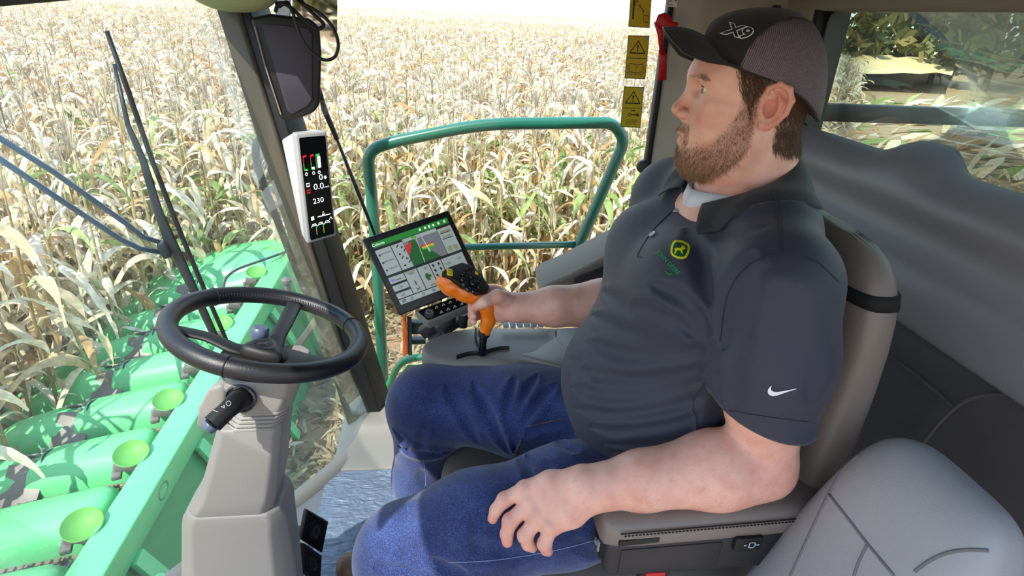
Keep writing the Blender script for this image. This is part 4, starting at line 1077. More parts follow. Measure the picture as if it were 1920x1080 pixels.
def spoke(pts, w0, h0, name='spoke'):
    MB().tube(smooth_path(pts, 5), list(np.interp(np.linspace(0, 1, (len(pts) - 1) * 5 + 1), np.linspace(0, 1, len(w0)), w0)), 12, flat=h0, up=np.cross(wn, pts[-1] - pts[0])).build(name, M_black, sw_, angle=180)
hubp = on_wheel(508, 652)
spoke([on_wheel(318, 617), on_wheel(390, 632), on_wheel(445, 655, -.004), hubp - wn * .010], [.016, .015, .017, .024], .4)
spoke([on_wheel(553, 570), on_wheel(535, 605), on_wheel(520, 632, -.004), hubp - wn * .010], [.016, .015, .015, .022], .4)
spoke([on_wheel(636, 680, -.004), on_wheel(590, 682, -.006), on_wheel(545, 673, -.008), hubp - wn * .012], [.018, .028, .032, .03], .3)
spoke([on_wheel(420, 658, -.010), on_wheel(480, 676, -.012), on_wheel(550, 684, -.012), on_wheel(622, 684, -.008)], [.012, .026, .028, .012], .3)
hp_ = [(445, 646), (470, 637), (498, 630), (515, 632), (524, 645), (533, 664), (528, 668), (500, 664), (465, 655)]
mb = MB(); hpt = [on_wheel(x, y, .012) for x, y in hp_]; hcn = np.mean(hpt, 0)
mb.loft([[p - wn * .028 + (p - hcn) * .12 for p in hpt], [p - wn * .004 for p in hpt], [p + (hcn - p) * .12 + wn * .002 for p in hpt], [p + (hcn - p) * .5 + wn * .006 for p in hpt]])
mb.build('hub_cap', M_black, sw_, sub=2, angle=180)
em = MB(); qf = Flat(on_wheel(494, 645, .0195), (on_wheel(514, 647) - on_wheel(494, 645)), (on_wheel(496, 636) - on_wheel(496, 645)), .0012)
deer = [(-.85, -.15), (-.55, .12), (-.1, .12), (.2, .35), (.3, .75), (.42, .45), (.75, .5), (.55, .25), (.35, .0), (.6, -.35), (.4, -.3), (.1, -.12), (-.3, -.2), (-.7, -.55), (-.55, -.2)]
qf.line(em, ell(0, 0, 1.05, .85, 18), .12, 1, True); qf.poly(em, [(x * .75, y * .75) for x, y in deer], 1)
em.build('deer_emblem', mat('emblem_relief', '#2c2f36', .25, coat=.5), sw_, smooth=False, fix=False)
kc = on_wheel(487, 628, .012)
MB().lathe([(.009, -.03), (.011, -.012), (.0125, -.006), (.0150, -.004), (.0155, .004), (.0150, .012), (.012, .0155), (.0, .0165)], kc, wn, 20).build('spinner_knob', mat('blue_grey_plastic', '#49536a', .4), sw_)

scn = thing('steering_column', 'pale grey steering column with ribbed collar and moulded base', 'steering column', (-0.42, 0.95, 0))
YN, YD = .885, .125
def sect(pl, pr, ch=.02, yn=YN, yd=YD, tilt=0):
    """level section of the column between the pixels of its two front edges"""
    a, b = at(*pl, Y=yn), at(*pr, Y=yn); z = (a[2] + b[2]) / 2; x0, x1 = a[0], b[0]
    o = [(x0 + ch, yn), (x1 - ch, yn), (x1, yn + ch), (x1, yn + yd - ch), (x1 - ch, yn + yd), (x0 + ch, yn + yd), (x0, yn + yd - ch), (x0, yn + ch)]
    return [(x, y, z + (x - (x0 + x1) / 2) * tilt) for x, y in o]
Ymid = .95
def col(name, rows, m, **k):
    return MB().loft([sect(*r) for r in rows]).build(name, m, scn, **k)
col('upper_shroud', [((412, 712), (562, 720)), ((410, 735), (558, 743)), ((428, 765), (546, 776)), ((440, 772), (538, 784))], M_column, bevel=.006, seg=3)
for i in range(5):
    y = 770 + i * 7.5
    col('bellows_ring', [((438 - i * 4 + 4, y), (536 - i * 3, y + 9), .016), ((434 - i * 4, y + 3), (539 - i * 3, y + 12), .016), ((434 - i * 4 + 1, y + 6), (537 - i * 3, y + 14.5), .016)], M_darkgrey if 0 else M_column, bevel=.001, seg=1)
MB().loft([sect((430, 772), (533, 781), .02, YN + .006, YD - .012), sect((410, 812), (524, 812), .02, YN + .006, YD - .012)]).build('bellows_core', M_black, scn)
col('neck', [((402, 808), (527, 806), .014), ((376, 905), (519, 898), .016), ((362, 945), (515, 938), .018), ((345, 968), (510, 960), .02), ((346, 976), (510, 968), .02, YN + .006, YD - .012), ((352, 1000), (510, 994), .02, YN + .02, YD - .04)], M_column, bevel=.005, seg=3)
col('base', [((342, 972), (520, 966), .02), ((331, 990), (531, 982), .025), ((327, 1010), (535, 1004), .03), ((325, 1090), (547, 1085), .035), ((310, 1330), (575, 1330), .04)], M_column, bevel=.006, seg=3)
# pod on the left flank and the stalk
pdp = [(370, 765), (388, 730), (412, 722), (424, 730), (420, 800), (395, 815), (366, 800)]
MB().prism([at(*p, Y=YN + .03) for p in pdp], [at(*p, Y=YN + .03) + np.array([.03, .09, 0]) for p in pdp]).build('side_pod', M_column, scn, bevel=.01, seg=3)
c = at(452, 746, Y=YN - .002); MB().lathe([(.026, -.004), (.027, .004), (.024, .006), (.023, .001), (.0, .001)], c, (-.12, -1, .15), 28).build('stalk_ring', M_darkgrey, scn)
MB().tube([at(456, 744, Y=YN + .005), at(440, 756, Y=YN - .035), at(425, 770, Y=YN - .05), at(398, 795, Y=YN - .07)], [.0195, .0175, .0155, .0165], 14).build('stalk', M_black, scn, angle=50)
MB().tube([at(398, 795, Y=YN - .072), at(388, 806, Y=YN - .077)], [.0135, .0115], 14).build('stalk_button', mat('blue_grey_plastic', '#49536a', .4), scn, bevel=.002, angle=50)
em = MB(); f_ = Flat(at(428, 757, Y=YN - .0665), at(431, 755, Y=YN - .066) - at(428, 757, Y=YN - .066), at(430, 760, Y=YN - .066) - at(428, 757, Y=YN - .066), .001)
f_.line(em, ell(0, 0, 1.2, 1.2, 12), .35, 1, True); f_.line(em, [(-4, -.6), (-3, .8), (-2.5, -.6)], .35); f_.line(em, [(-8.5, -1.2), (-7, .6)], .35)
em.build('stalk_print', G_key, scn, smooth=False, fix=False)

# brake pedals
M_pedal = mat('pedal_rubber', '#14151a', .5)
def pedal(name, label, px4, letter):
    P4 = [at(x, y, Y=Y) for x, y, Y in px4]; n = np.cross(P4[1] - P4[0], P4[3] - P4[0]); n /= np.linalg.norm(n); n = n if n @ (CAM - P4[0]) > 0 else -n
    r = thing(name, label, 'pedal', np.mean(P4, 0) - n * .015)
    MB().prism(P4, [p - n * .014 for p in P4]).build('pad', M_pedal, r, bevel=.003)
    qd = Quad(P4[0], P4[1], P4[2], P4[3]); mb = MB()
    for i in range(13):
        for j in range(16):
            u, v = (i + .7) / 13.4, (j + .7) / 16.4
            if abs(u - .5) < .22 and .28 < v < .72: continue
            c = qd.p(u, v, 1); mb.box(c, (.0032, .0032, .004))
    mb.build('studs', M_pedal, r, fix=False, smooth=False)['kind'] = 'stuff'
    mb = MB(); 
    qd.line(mb, ell(.5, .5, .13, .16, 16, -.7 * PI if letter else 0, .7 * PI if letter else 2 * PI), .05, 6, not letter); mb.build('raised_ring', mat('pedal_mark', '#3a3d48', .4), r, smooth=False, fix=False)
    MB().bar(np.mean(P4, 0) - n * .014, np.mean(P4, 0) - n * .05 + np.array([-.08, 0, -.04]), .02, .02).build('lever', M_black, r)
    return r
pedal('brake_pedal', 'upper studded black brake pedal beside the column base', [(566, 1012, 1.08), (604, 1037, 1.12), (616, 978, 1.15), (577, 955, 1.11)], 0)
pedal('brake_pedal', 'lower studded black brake pedal cut by the bottom of the frame', [(572, 1075, 1.03), (600, 1096, 1.07), (603, 1042, 1.09), (571, 1018, 1.05)], 1)
# protective film over the floor mat
M_film = mat('clear_film', '#93a5bd', .18, bump=0.0, coat=.8)
def film():
    m = bpy.data.materials.new('wrinkled_film'); m.use_nodes = True; n = m.node_tree.nodes; L = m.node_tree.links; p = n['Principled BSDF']
    p.inputs['Base Color'].default_value = lin('#6f7d92'); p.inputs['Roughness'].default_value = .22; p.inputs['Coat Weight'].default_value = .5
    tc = n.new('ShaderNodeTexCoord'); mp_ = n.new('ShaderNodeMapping'); mp_.inputs['Scale'].default_value = (14, 40, 1); mp_.inputs['Rotation'].default_value = (0, 0, .5); L.new(tc.outputs['Object'], mp_.inputs[0])
    t = n.new('ShaderNodeTexNoise'); t.inputs['Scale'].default_value = 1.0; t.inputs['Detail'].default_value = 5; t.inputs['Distortion'].default_value = 1.6; L.new(mp_.outputs[0], t.inputs['Vector'])
    b = n.new('ShaderNodeBump'); b.inputs['Strength'].default_value = .8; b.inputs['Distance'].default_value = .02; L.new(t.outputs['Fac'], b.inputs['Height']); L.new(b.outputs[0], p.inputs['Normal'])
    return m
rgf = np.random.default_rng(5); x0, x1, y0, y1 = -.36, .10, .72, 1.50; nx, ny = 70, 110
hf = np.zeros((nx, ny)); gx, gy = np.meshgrid(np.linspace(x0, x1, nx), np.linspace(y0, y1, ny), indexing='ij')
for _ in range(60):
    a = rgf.normal(.6, .5); cx, cy = rgf.uniform(x0, x1), rgf.uniform(y0, y1); u = (gx - cx) * math.cos(a) + (gy - cy) * math.sin(a); v = -(gx - cx) * math.sin(a) + (gy - cy) * math.cos(a)
    hf += rgf.uniform(.001, .004) * np.exp(-(v / .005) ** 2 - (u / rgf.uniform(.03, .1)) ** 2)
sk = [[(gx[i, j] - .12 * max(0, (1.25 - gy[i, j])) * (i < 999) * 0, gy[i, j], .004 + hf[i, j]) for j in range(ny)] for i in range(nx)]
o = sheet('floor_film', sk, film()); tag(o, 'creased clear plastic film laid over the cab floor', 'plastic film')

# seats
M_vinyl = mat('taupe_vinyl', '#7a7069', .45, bump=.3, scale=900)
M_vinyl2 = mat('pale_grey_vinyl', '#9c9ba0', .45, bump=.3, scale=900)
M_strap = mat('black_strap', '#0b0b0c', .8)
M_pipe = mat('seat_piping', '#8f8a86', .5)
ds_ = thing('driver_seat', 'taupe vinyl driver seat with black strap behind the seated man', 'seat', (0.45, .89, 0))
def slab(sections, m, name, parent, sub=1):
    """sections: (centre, half width vector, half depth vector, corner roundness)"""
    rings = []
    for c, a, b, k in sections:
        c, a, b = np.array(c, float), np.array(a, float), np.array(b, float)
        rings.append([c + a * math.copysign(abs(math.cos(t)) ** k, math.cos(t)) + b * math.copysign(abs(math.sin(t)) ** k, math.sin(t)) for t in np.linspace(0, 2 * PI, 33)[:-1]])
    return MB().loft(rings).build(name, m, parent, sub=sub, angle=180)
bs = []
for z, hw, hd, x in ((.44, .20, .04, .60), (.46, .23, .048, .60), (.6, .245, .050, .61), (.8, .250, .048, .618), (.95, .245, .044, .622), (1.02, .232, .042, .622), (1.065, .20, .034, .622), (1.088, .14, .018, .622)):
    bs.append(((x, .895, z), (0, hw, 0), (hd, 0, 0), .55))
slab(bs, M_vinyl, 'backrest', ds_)
slab([((.622, .895, z), (0, hw, 0), (hd, 0, 0), .55) for z, hw, hd in ((1.004, .2350, .0434), (1.024, .2290, .0426))], M_strap, 'strap', ds_, 0)
MB().tube(smooth_path([(x + hd * .83, .895 - hw * .815, z) for z, hw, hd, x in ((.50, .238, .049, .604), (.6, .245, .050, .61), (.8, .250, .048, .618), (.95, .245, .044, .622), (1.02, .225, .040, .622), (1.052, .19, .032, .622))], 6), .0035, 8).build('piping', M_pipe, ds_, angle=180)
slab([((.30, .895, z), (.31 * k, 0, 0), (0, .25 * k, 0), .5) for z, k in ((.31, .9), (.33, .98), (.41, 1.0), (.448, .97), (.462, .88))], M_vinyl, 'cushion', ds_)
MB().box((.32, .895, .19), (.42, .40, .30)).build('pedestal', M_darkgrey, ds_, bevel=.02)
ar = thing('left_armrest', 'padded taupe armrest on a black box under the left forearm', 'armrest', (.42, .65, .55))
def pad_ring(x, z0, z1, y0, y1, r=.02): return [(x, y, z) for y, z in rrect(y0, z0, y1, z1, r, 4)]
ap = []
for x, s in ((.238, .55), (.244, .85), (.256, 1), (.35, 1), (.5, 1), (.66, 1)):
    zc = .652 + .035 * (x - .25); ap.append(pad_ring(x, zc - .026 * s, zc + .032 * s, .655 - .052 * s, .655 + .052 * s, .024 * s))
MB().loft(ap).build('pad', M_vinyl, ar, sub=1, angle=180)
MB().tube([(x, .6025, .672 + .035 * (x - .25)) for x in np.linspace(.262, .66, 12)], .0012, 6).build('seam', M_strap, ar)
mb = MB()
for x in np.linspace(.27, .6, 60): mb.box((x, .6022, .667 + .035 * (x - .25)), (.0035, .0015, .0015))
mb.build('stitching', M_strap, ar)['kind'] = 'stuff'
M_armbox = mat('armrest_box_plastic', '#252327', .5, bump=.25, scale=900)
bx = [(.246, .645), (.246, .59), (.258, .575), (.66, .575), (.66, .66)]
MB().prism([(x, .606, z) for x, z in bx], [(x, .704, z) for x, z in bx]).build('box', M_armbox, ar, bevel=.008, seg=3)
MB().prism([(.268, .6035, .636), (.268, .6035, .585), (.43, .6035, .585), (.43, .6035, .640)], [(.268, .612, .636), (.268, .612, .585), (.43, .612, .585), (.43, .612, .640)]).build('side_panel', M_armbox, ar, bevel=.003)
MB().prism([(.262, .602, .657), (.262, .602, .646), (.325, .602, .650), (.325, .602, .661)], [(.262, .61, .657), (.262, .61, .646), (.325, .61, .650), (.325, .61, .661)]).build('latch', M_black, ar, bevel=.002)
MB().box((.247, .64, .615), (.008, .03, .04)).build('end_plate', M_black, ar, bevel=.003)
mb = MB(); mb.box((.2425, .632, .617), (.004, .006, .02)); mb.box((.2425, .645, .612), (.004, .008, .01)); mb.build('chrome_key', M_silver, ar)
MB().box((.468, .603, .637), (.045, .01, .028)).build('switch_housing', M_black, ar, bevel=.003)
mb = MB(); f_ = Flat((.472, .5975, .638), (.01, 0, 0), (0, 0, .01), .0005); f_.line(mb, [(-.4, -.5), (-.4, .5), (.4, .5), (.6, 0), (.4, -.5)], .16, 1, True); f_.line(mb, [(.8, .0), (1.2, 0.)], .2); f_.line(mb, [(-1.2, 0), (-.9, 0)], .2)
mb.build('switch_symbol', G_key, ar, smooth=False, fix=False)
bkl = thing('belt_buckle', 'small red belt buckle button under the armrest box', 'buckle', (.33, .62, .54))
MB().box((.335, .625, .5625), (.05, .022, .03)).build('case', M_black, bkl, bevel=.005); MB().box((.335, .6135, .566), (.032, .004, .012)).build('red_button', mat('red_plastic', '#c4161c', .35), bkl, bevel=.0015)

# fold-down passenger seat in the foreground
psn = thing('passenger_seat', 'pale grey vinyl passenger seat beside the left armrest', 'seat', (.55, .45, 0))
PT = np.array([-.30, 0, -.95]); PT /= np.linalg.norm(PT); PN = np.array([-PT[2] * -1, 0, PT[0] * -1]); PN = np.array([-.95, 0, .30]); PN /= np.linalg.norm(PN)
PO = np.array([.585, .490, .885])
def pseat(u, w, n=0.0): return PO + np.array([0, 1, 0]) * u + PT * w + PN * n
prof_w = [(.0, .045, .012), (.004, .07, .028), (.018, .092, .042), (.05, .108, .052), (.10, .12, .056), (.20, .132, .058), (.35, .145, .058), (.52, .15, .056)]
rings = []
for w0, hw, hd in prof_w:
    rings.append([pseat(hw * math.copysign(abs(math.cos(t)) ** .62, math.cos(t)), w0, -.058 + hd * math.copysign(abs(math.sin(t)) ** .62, math.sin(t))) for t in np.linspace(0, 2 * PI, 41)[:-1]])
pso = MB().loft(rings).build('backrest', M_vinyl2, psn, sub=2, angle=180)
def pbvh(o):
    dg = bpy.context.evaluated_depsgraph_get(); e = o.evaluated_get(dg); m = e.to_mesh(); b = BVHTree.FromPolygons([o.matrix_world @ v.co if 0 else v.co + o.location + (origin_of(o.parent) if o.parent else Vector()) for v in m.vertices], [tuple(p.vertices) for p in m.polygons]); e.to_mesh_clear(); return b
def on_surface(b, px, py, lift=0.0):
    d = Vector(v3(ray(px, py))).normalized(); h = b.ray_cast(Vector(v3(CAM)), d)
    return None if h[0] is None else np.array(h[0] + (h[1] if h[1].dot(d) < 0 else -h[1]) * lift)
bpv = pbvh(pso)
M_vseam = mat('grey_vinyl_seam', '#6a696e', .6)
for pts in ([(1482, 1080), (1515, 1008), (1554, 926), (1580, 882), (1612, 851)], [(1554, 926), (1590, 972), (1627, 1020), (1677, 1080)], [(1627, 1020), (1612, 1050), (1601, 1080)], [(1715, 1071), (1745, 1050), (1778, 1036), (1815, 1031), (1853, 1032)]):
    dense = smooth_path([np.array(p + (0,), float) for p in pts], 6)
    S_ = [on_surface(bpv, p[0], p[1], -.0002) for p in dense]; S_ = [s for s in S_ if s is not None]
    if len(S_) > 3: MB().tube(S_, .0022, 8).build('seam', M_vseam, psn, angle=180)
slab([((.45, .44, z), (.17 * k, 0, 0), (0, .12 * k, 0), .5) for z, k in ((.34, .9), (.36, 1), (.42, 1), (.44, .92))], M_vinyl2, 'cushion', psn)
MB().box((.48, .44, .17), (.22, .20, .34)).build('pedestal', M_darkgrey, psn, bevel=.015)

# decals on the door glass, white decal and hammer on the rear pillar
M_yel = mat('yellow_decal', '#d3b80f', .4); M_ink = mat('black_print', '#14130c', .5); M_wdec = mat('white_decal', '#e4e2dc', .5); M_bdec = mat('blue_print', '#9fb4c4', .5)
def decal(label, c4, draw, m=M_yel):
    bl, br, tr, tl = [at(*p, Y=1.800) for p in c4]; q = Quad(bl, br, tr, tl, .0006)
    r = thing('warning_decal', label, 'sign', (bl + tr) / 2)
    MB().prism([bl, br, tr, tl], [p + np.array([0, .0012, 0]) for p in (bl, br, tr, tl)]).build('sticker', m, r, smooth=False)
    plot('print', M_ink, lambda mb: (q.line(mb, [(.02, .012), (.98, .012), (.98, .988), (.02, .988)], .012, 1, True), draw(mb, q)), r)
    return r, q
def tri(mb, q, cy=.72):
    q.line(mb, [(.14, cy - .12), (.86, cy - .12), (.5, cy + .16)], .028, 1, True); q.poly(mb, [(.46, cy + .07), (.54, cy + .07), (.52, cy - .035), (.48, cy - .035)], 1); q.poly(mb, ell(.5, cy - .065, .035, .017, 10), 1); q.line(mb, [(.02, .48), (.98, .48)], .012)
def d1(mb, q):
    q.line(mb, [(.02, .66), (.98, .66)], .014); q.rect(mb, .15, .16, .22, .60); q.line(mb, [(.22, .56), (.34, .59)], .02); q.line(mb, [(.22, .50), (.36, .53), (.36, .57)], .02); q.line(mb, [(.22, .44), (.30, .46)], .02)
    q.line(mb, [(.45, .44), (.66, .33)], .018); q.poly(mb, [(.42, .46), (.50, .455), (.46, .405)]); q.poly(mb, [(.69, .31), (.61, .315), (.65, .365)]); q.line(mb, [(.68, .12), (.90, .12), (.90, .25), (.68, .25)], .012, 1, True); q.rect(mb, .1, .78, .9, .81)
def d2(mb, q):
    tri(mb, q)
    for s in (-1, 1): q.line(mb, [(.5, .14), (.5 + s * .3, .17), (.5 + s * .3, .36), (.5, .33)], .014, 1, True); q.line(mb, [(.5 + s * .34, .15), (.5 + s * .38, .15), (.5 + s * .36, .33)], .010); q.line(mb, [(.5 + s * .40, .14), (.5 + s * .44, .14), (.5 + s * .40, .31)], .010)
    q.line(mb, [(.12, .11), (.88, .11)], .012)
def d3(mb, q):
    tri(mb, q)
    q.poly(mb, [(.46, .41), (.60, .41), (.60, .395), (.68, .42), (.60, .445), (.60, .43), (.46, .43)]); q.line(mb, ell(.40, .32, .07, .035, 12), .018, 1, True); q.line(mb, [(.48, .32), (.74, .32)], .022); q.poly(mb, ell(.78, .32, .07, .04, 10)); q.line(mb, [(.24, .09), (.70, .09), (.80, .19), (.30, .19)], .010, 1, True); q.line(mb, [(.34, .14), (.70, .14)], .012); q.line(mb, [(.38, .155), (.34, .14), (.38, .125)], .01); q.line(mb, [(.66, .155), (.70, .14), (.66, .125)], .01)
decal('topmost yellow decal on the door glass, a figure keeping distance pictured', [(1178, 50), (1218, 53), (1225, -42), (1185, -45)], d1)
for lab, c4, dr in (('middle yellow decal on the door glass, warning triangle over an open book', [(1171, 147), (1210, 149), (1218, 67), (1178, 66)], d2), ('lowest yellow decal on the door glass, warning triangle over a key', [(1163, 238), (1201, 240), (1208, 163), (1170, 162)], d3)):
    r, q = decal(lab, c4, dr); plot('small_code', M_bdec, lambda mb: q.rect(mb, .82, .89, .95, .96, 2), r)
wd = thing('pillar_decal', 'small white decal with a black arrow at the top of the rear pillar', 'sign', at(1260, 3, Y=1.775))
P4 = [at(1249, 12, Y=1.7625), at(1269, 14, Y=1.755), at(1272, -14, Y=1.755), at(1252, -16, Y=1.7625)]
MB().prism(P4, [p + np.array([.0, .0012, 0]) for p in P4]).build('sticker', M_wdec, wd, smooth=False); q = Quad(*P4, .0006)
plot('print', M_ink, lambda mb: (q.line(mb, [(.12, .15), (.12, .7)], .06), q.line(mb, [(.12, .15), (.6, .15)], .06), q.line(mb, [(.3, .3), (.45, .6), (.4, .4), (.55, .7)], .06), q.line(mb, [(.6, .5), (.9, .5)], .07), q.line(mb, [(.78, .62), (.92, .5), (.78, .38)], .07)), wd)
M_red = mat('red_plastic', '#c4161c', .35)
hm = thing('emergency_hammer', 'red emergency hammer clipped to the rear pillar behind the cap', 'hammer', at(1245, 90, Y=1.74))
Yh = 1.735
MB().tube([at(1239, 92, Y=Yh), at(1243, 108, Y=Yh), at(1242, 150, Y=Yh)], [.007, .0115, .0125], 12, flat=.6, up=(1, 0, 0)).build('handle', M_red, hm, angle=180)
MB().tube([at(1232, 40, Y=Yh), at(1238, 62, Y=Yh), at(1240, 92, Y=Yh)], [.010, .009, .006], 10).build('neck', M_red, hm, angle=180)
MB().prism([at(*p, Y=Yh - .01) for p in ((1229, 40), (1234, 27), (1246, 23), (1258, 30), (1259, 40), (1272, 42), (1272, 50), (1232, 50))], [at(*p, Y=Yh + .012) for p in ((1229, 40), (1234, 27), (1246, 23), (1258, 30), (1259, 40), (1272, 42), (1272, 50), (1232, 50))]).build('head', M_red, hm, bevel=.004, seg=2)
# ================================================================== the seated man
person = thing('person', 'seated bearded man in dark polo shirt, jeans and mesh-back cap, one hand on the joystick', 'person', (.42, .89, .48))
def skin_material():
    m = bpy.data.materials.new('skin'); m.use_nodes = True; n = m.node_tree.nodes; L = m.node_tree.links; p = n['Principled BSDF']
    tc = n.new('ShaderNodeTexCoord')
    def noise(s, d=3):
        t = n.new('ShaderNodeTexNoise'); t.inputs['Scale'].default_value = s; t.inputs['Detail'].default_value = d; L.new(tc.outputs['Object'], t.inputs['Vector']); return t
    cr = n.new('ShaderNodeValToRGB'); e = cr.color_ramp.elements; e[0].position = .25; e[0].color = lin('#d99f8d'); e[1].position = .75; e[1].color = lin('#ebbfae')
    t = noise(38, 5); L.new(t.outputs['Fac'], cr.inputs[0])
    at_ = n.new('ShaderNodeAttribute'); at_.attribute_name = 'tint'      # rosy cheeks, ears and knuckles, painted shade in the ear hollows, darker jaw under the beard
    m1 = n.new('ShaderNodeMix'); m1.data_type = 'RGBA'; m1.inputs[7].default_value = lin('#c8705e'); se = n.new('ShaderNodeSeparateColor'); L.new(at_.outputs['Color'], se.inputs[0])
    L.new(se.outputs[0], m1.inputs[0]); L.new(cr.outputs[0], m1.inputs[6])
    m2 = n.new('ShaderNodeMix'); m2.data_type = 'RGBA'; m2.inputs[7].default_value = lin('#8a6450'); L.new(se.outputs[1], m2.inputs[0]); L.new(m1.outputs[2], m2.inputs[6])
    m3 = n.new('ShaderNodeMix'); m3.data_type = 'RGBA'; m3.inputs[7].default_value = lin('#c06a66'); L.new(se.outputs[2], m3.inputs[0]); L.new(m2.outputs[2], m3.inputs[6])
    L.new(m3.outputs[2], p.inputs['Base Color']); p.inputs['Roughness'].default_value = .5
    p.inputs['Subsurface Weight'].default_value = .25; p.inputs['Subsurface Radius'].default_value = (1, .35, .2); p.inputs['Subsurface Scale'].default_value = .005
    t2 = noise(700, 2); b = n.new('ShaderNodeBump'); b.inputs['Strength'].default_value = .25; b.inputs['Distance'].default_value = .0006; L.new(t2.outputs['Fac'], b.inputs['Height']); L.new(b.outputs[0], p.inputs['Normal'])
    return m
M_skin = skin_material()
# ---- head, in its own frame: f forward, l to the man's left, u up, origin between the ears
HO = np.array([.483, .89, 1.24]); HY = math.radians(18)
HF = np.array([-math.cos(HY), math.sin(HY), 0]); HL = np.array([-math.sin(HY), -math.cos(HY), 0]); HU = np.array([0, 0, 1.0])
HM = np.stack([HF, HL, HU])
def hw(P): return HO + np.asarray(P) @ HM
def hl(P): return (np.asarray(P) - HO) @ HM.T
def cm(*p): return np.array(p) / 100
hd = SDF()
E_ = lambda c, r, M=None: s_ell(cm(*c), cm(*r), M)
def cap_(a, b, ra, rb=None): return s_capsule(cm(*a), cm(*b), ra / 100, (ra if rb is None else rb) / 100)
hd.add(E_((.6, 0, 5.2), (9.0, 7.5, 7.6))); hd.add(E_((4.2, 0, -1.6), (5.5, 6.2, 8.0)), .03); hd.add(E_((5.0, 0, 4.6), (5.1, 6.2, 4.4)), .02)
hd.add(cap_((-1.2, 0, -3), (-3.4, 0, -17), 6.3, 6.6), .03); hd.add(E_((1.6, 0, -9.0), (5.2, 5.2, 3.2)), .03)
hd.add(E_((7.5, 0, -7.9), (2.2, 2.6, 2.4)), .02); hd.add(E_((8.4, 0, -4.4), (1.75, 2.9, 2.5)), .018)
for s in (1, -1):
    hd.add(cap_((1.2, s * 4.9, -4.6), (7.0, s * 1.8, -8.0), 2.7, 2.3), .025)
    hd.add(E_((5.6, s * 3.8, -1.8), (3.0, 2.5, 3.2)), .018); hd.add(E_((5.4, s * 4.9, .7), (2.5, 1.6, 1.4)), .015)
    hd.add(cap_((9.1, s * 1.1, 4.5), (6.9, s * 4.6, 4.6), .95, .95), .012)
for s in (1, -1): hd.sub(E_((9.6, s * 3.3, 2.85), (1.5, 1.9, 1.1)), .012)
hd.add(cap_((8.9, 0, 3.4), (11.0, 0, -.3), .75, .85), .010); hd.add(E_((11.2, 0, -.6), (.95, 1.05, .9)), .006)
for s in (1, -1): hd.add(E_((10.3, s * 1.25, -1.15), (1.0, .7, .8)), .004)
hd.add(cap_((10.9, 0, -1.3), (9.8, 0, -2.1), .5, .5), .006)
for s in (1, -1): hd.sub(E_((10.55, s * .72, -1.85), (.55, .32, .4)), .003)
for s in (1, -1):
    hd.chain([cm(8.6, s * 2.5, -4.75), cm(9.6, s * 1.2, -4.2), cm(10.1, s * .35, -3.95), cm(10.1, 0, -4.02)], [.0025, .0042, .0047, .0047], .004)
    hd.chain([cm(8.6, s * 2.4, -4.85), cm(9.5, s * 1.1, -5.35), cm(9.85, 0, -5.5)], [.0025, .0052, .006], .004)
    hd.sub(s_capsule(cm(8.9, s * 2.5, -4.75), cm(10.3, s * .9, -4.62), .0010, .0012), .002)
hd.sub(s_capsule(cm(10.4, -.9, -4.62), cm(10.4, .9, -4.62), .0012), .002)
for s in (1, -1):
    hd.add(E_((7.2, s * 3.2, 2.95), (1.38, 1.5, 1.36)), .005)
    hd.sub(E_((8.2, s * 3.75, 2.95), (1.25, 1.5, .46)), .0012)
    hd.groove([cm(8.1, s * 2.0, 3.5), cm(8.2, s * 3.1, 3.9), cm(7.4, s * 4.4, 3.5)], .0016, .0012)
    hd.groove([cm(8.2, s * 1.9, 2.1), cm(8.0, s * 3.0, 1.5), cm(7.2, s * 4.2, 1.7)], .003, .0008)
    hd.groove([cm(10.0, s * 2.0, -.9), cm(9.2, s * 2.8, -2.6), cm(8.4, s * 3.3, -4.2)], .004, .0016)
    # ear
    l0 = lambda f, u, l: cm(f, s * l, u)
    Me = np.array([[math.cos(.35), s * -math.sin(.35), 0], [s * math.sin(.35), math.cos(.35), 0], [0, 0, 1.0]])
    hd.add(s_ell(l0(-1.3, 1.7, 7.55), cm(1.95, .42, 2.9), Me), .004)
    hd.add(s_ell(l0(-.6, 1.4, 6.9), cm(1.6, .9, 1.9)), .006)
    hd.chain([l0(.25, 1.1, 7.2), l0(.35, 2.6, 7.35), l0(-.2, 4.1, 7.7), l0(-1.4, 4.75, 8.1), l0(-2.7, 4.2, 8.5), l0(-3.3, 2.7, 8.7), l0(-2.95, .9, 8.45), l0(-2.0, -.5, 8.05), l0(-1.1, -1.2, 7.7), l0(-.3, -1.0, 7.3)], [.0034, .0036, .0038, .004, .0042, .0042, .0038, .0038, .0045, .004], .0025)
    hd.chain([l0(-1.3, 3.5, 7.95), l0(-2.1, 2.4, 8.25), l0(-1.95, 1.0, 8.15), l0(-1.2, .1, 7.85)], [.003, .0034, .0034, .003], .003)
    hd.sub(s_ell(l0(-.85, 1.35, 7.75), cm(.95, .95, 1.25)), .003); hd.sub(s_ell(l0(-1.0, 3.2, 7.95), cm(.7, .22, .5)), .003)
    hd.add(s_ell(l0(.3, 1.25, 7.35), cm(.42, .38, .62)), .003); hd.add(s_ell(l0(-.75, -1.0, 7.5), cm(.85, .45, .85)), .004)
HV, HQ = nets(hd, cm(-11, -9.6, -16.5), cm(13, 9.6, 13.5), .0016); HV = relax(HV, HQ, 1, .4)
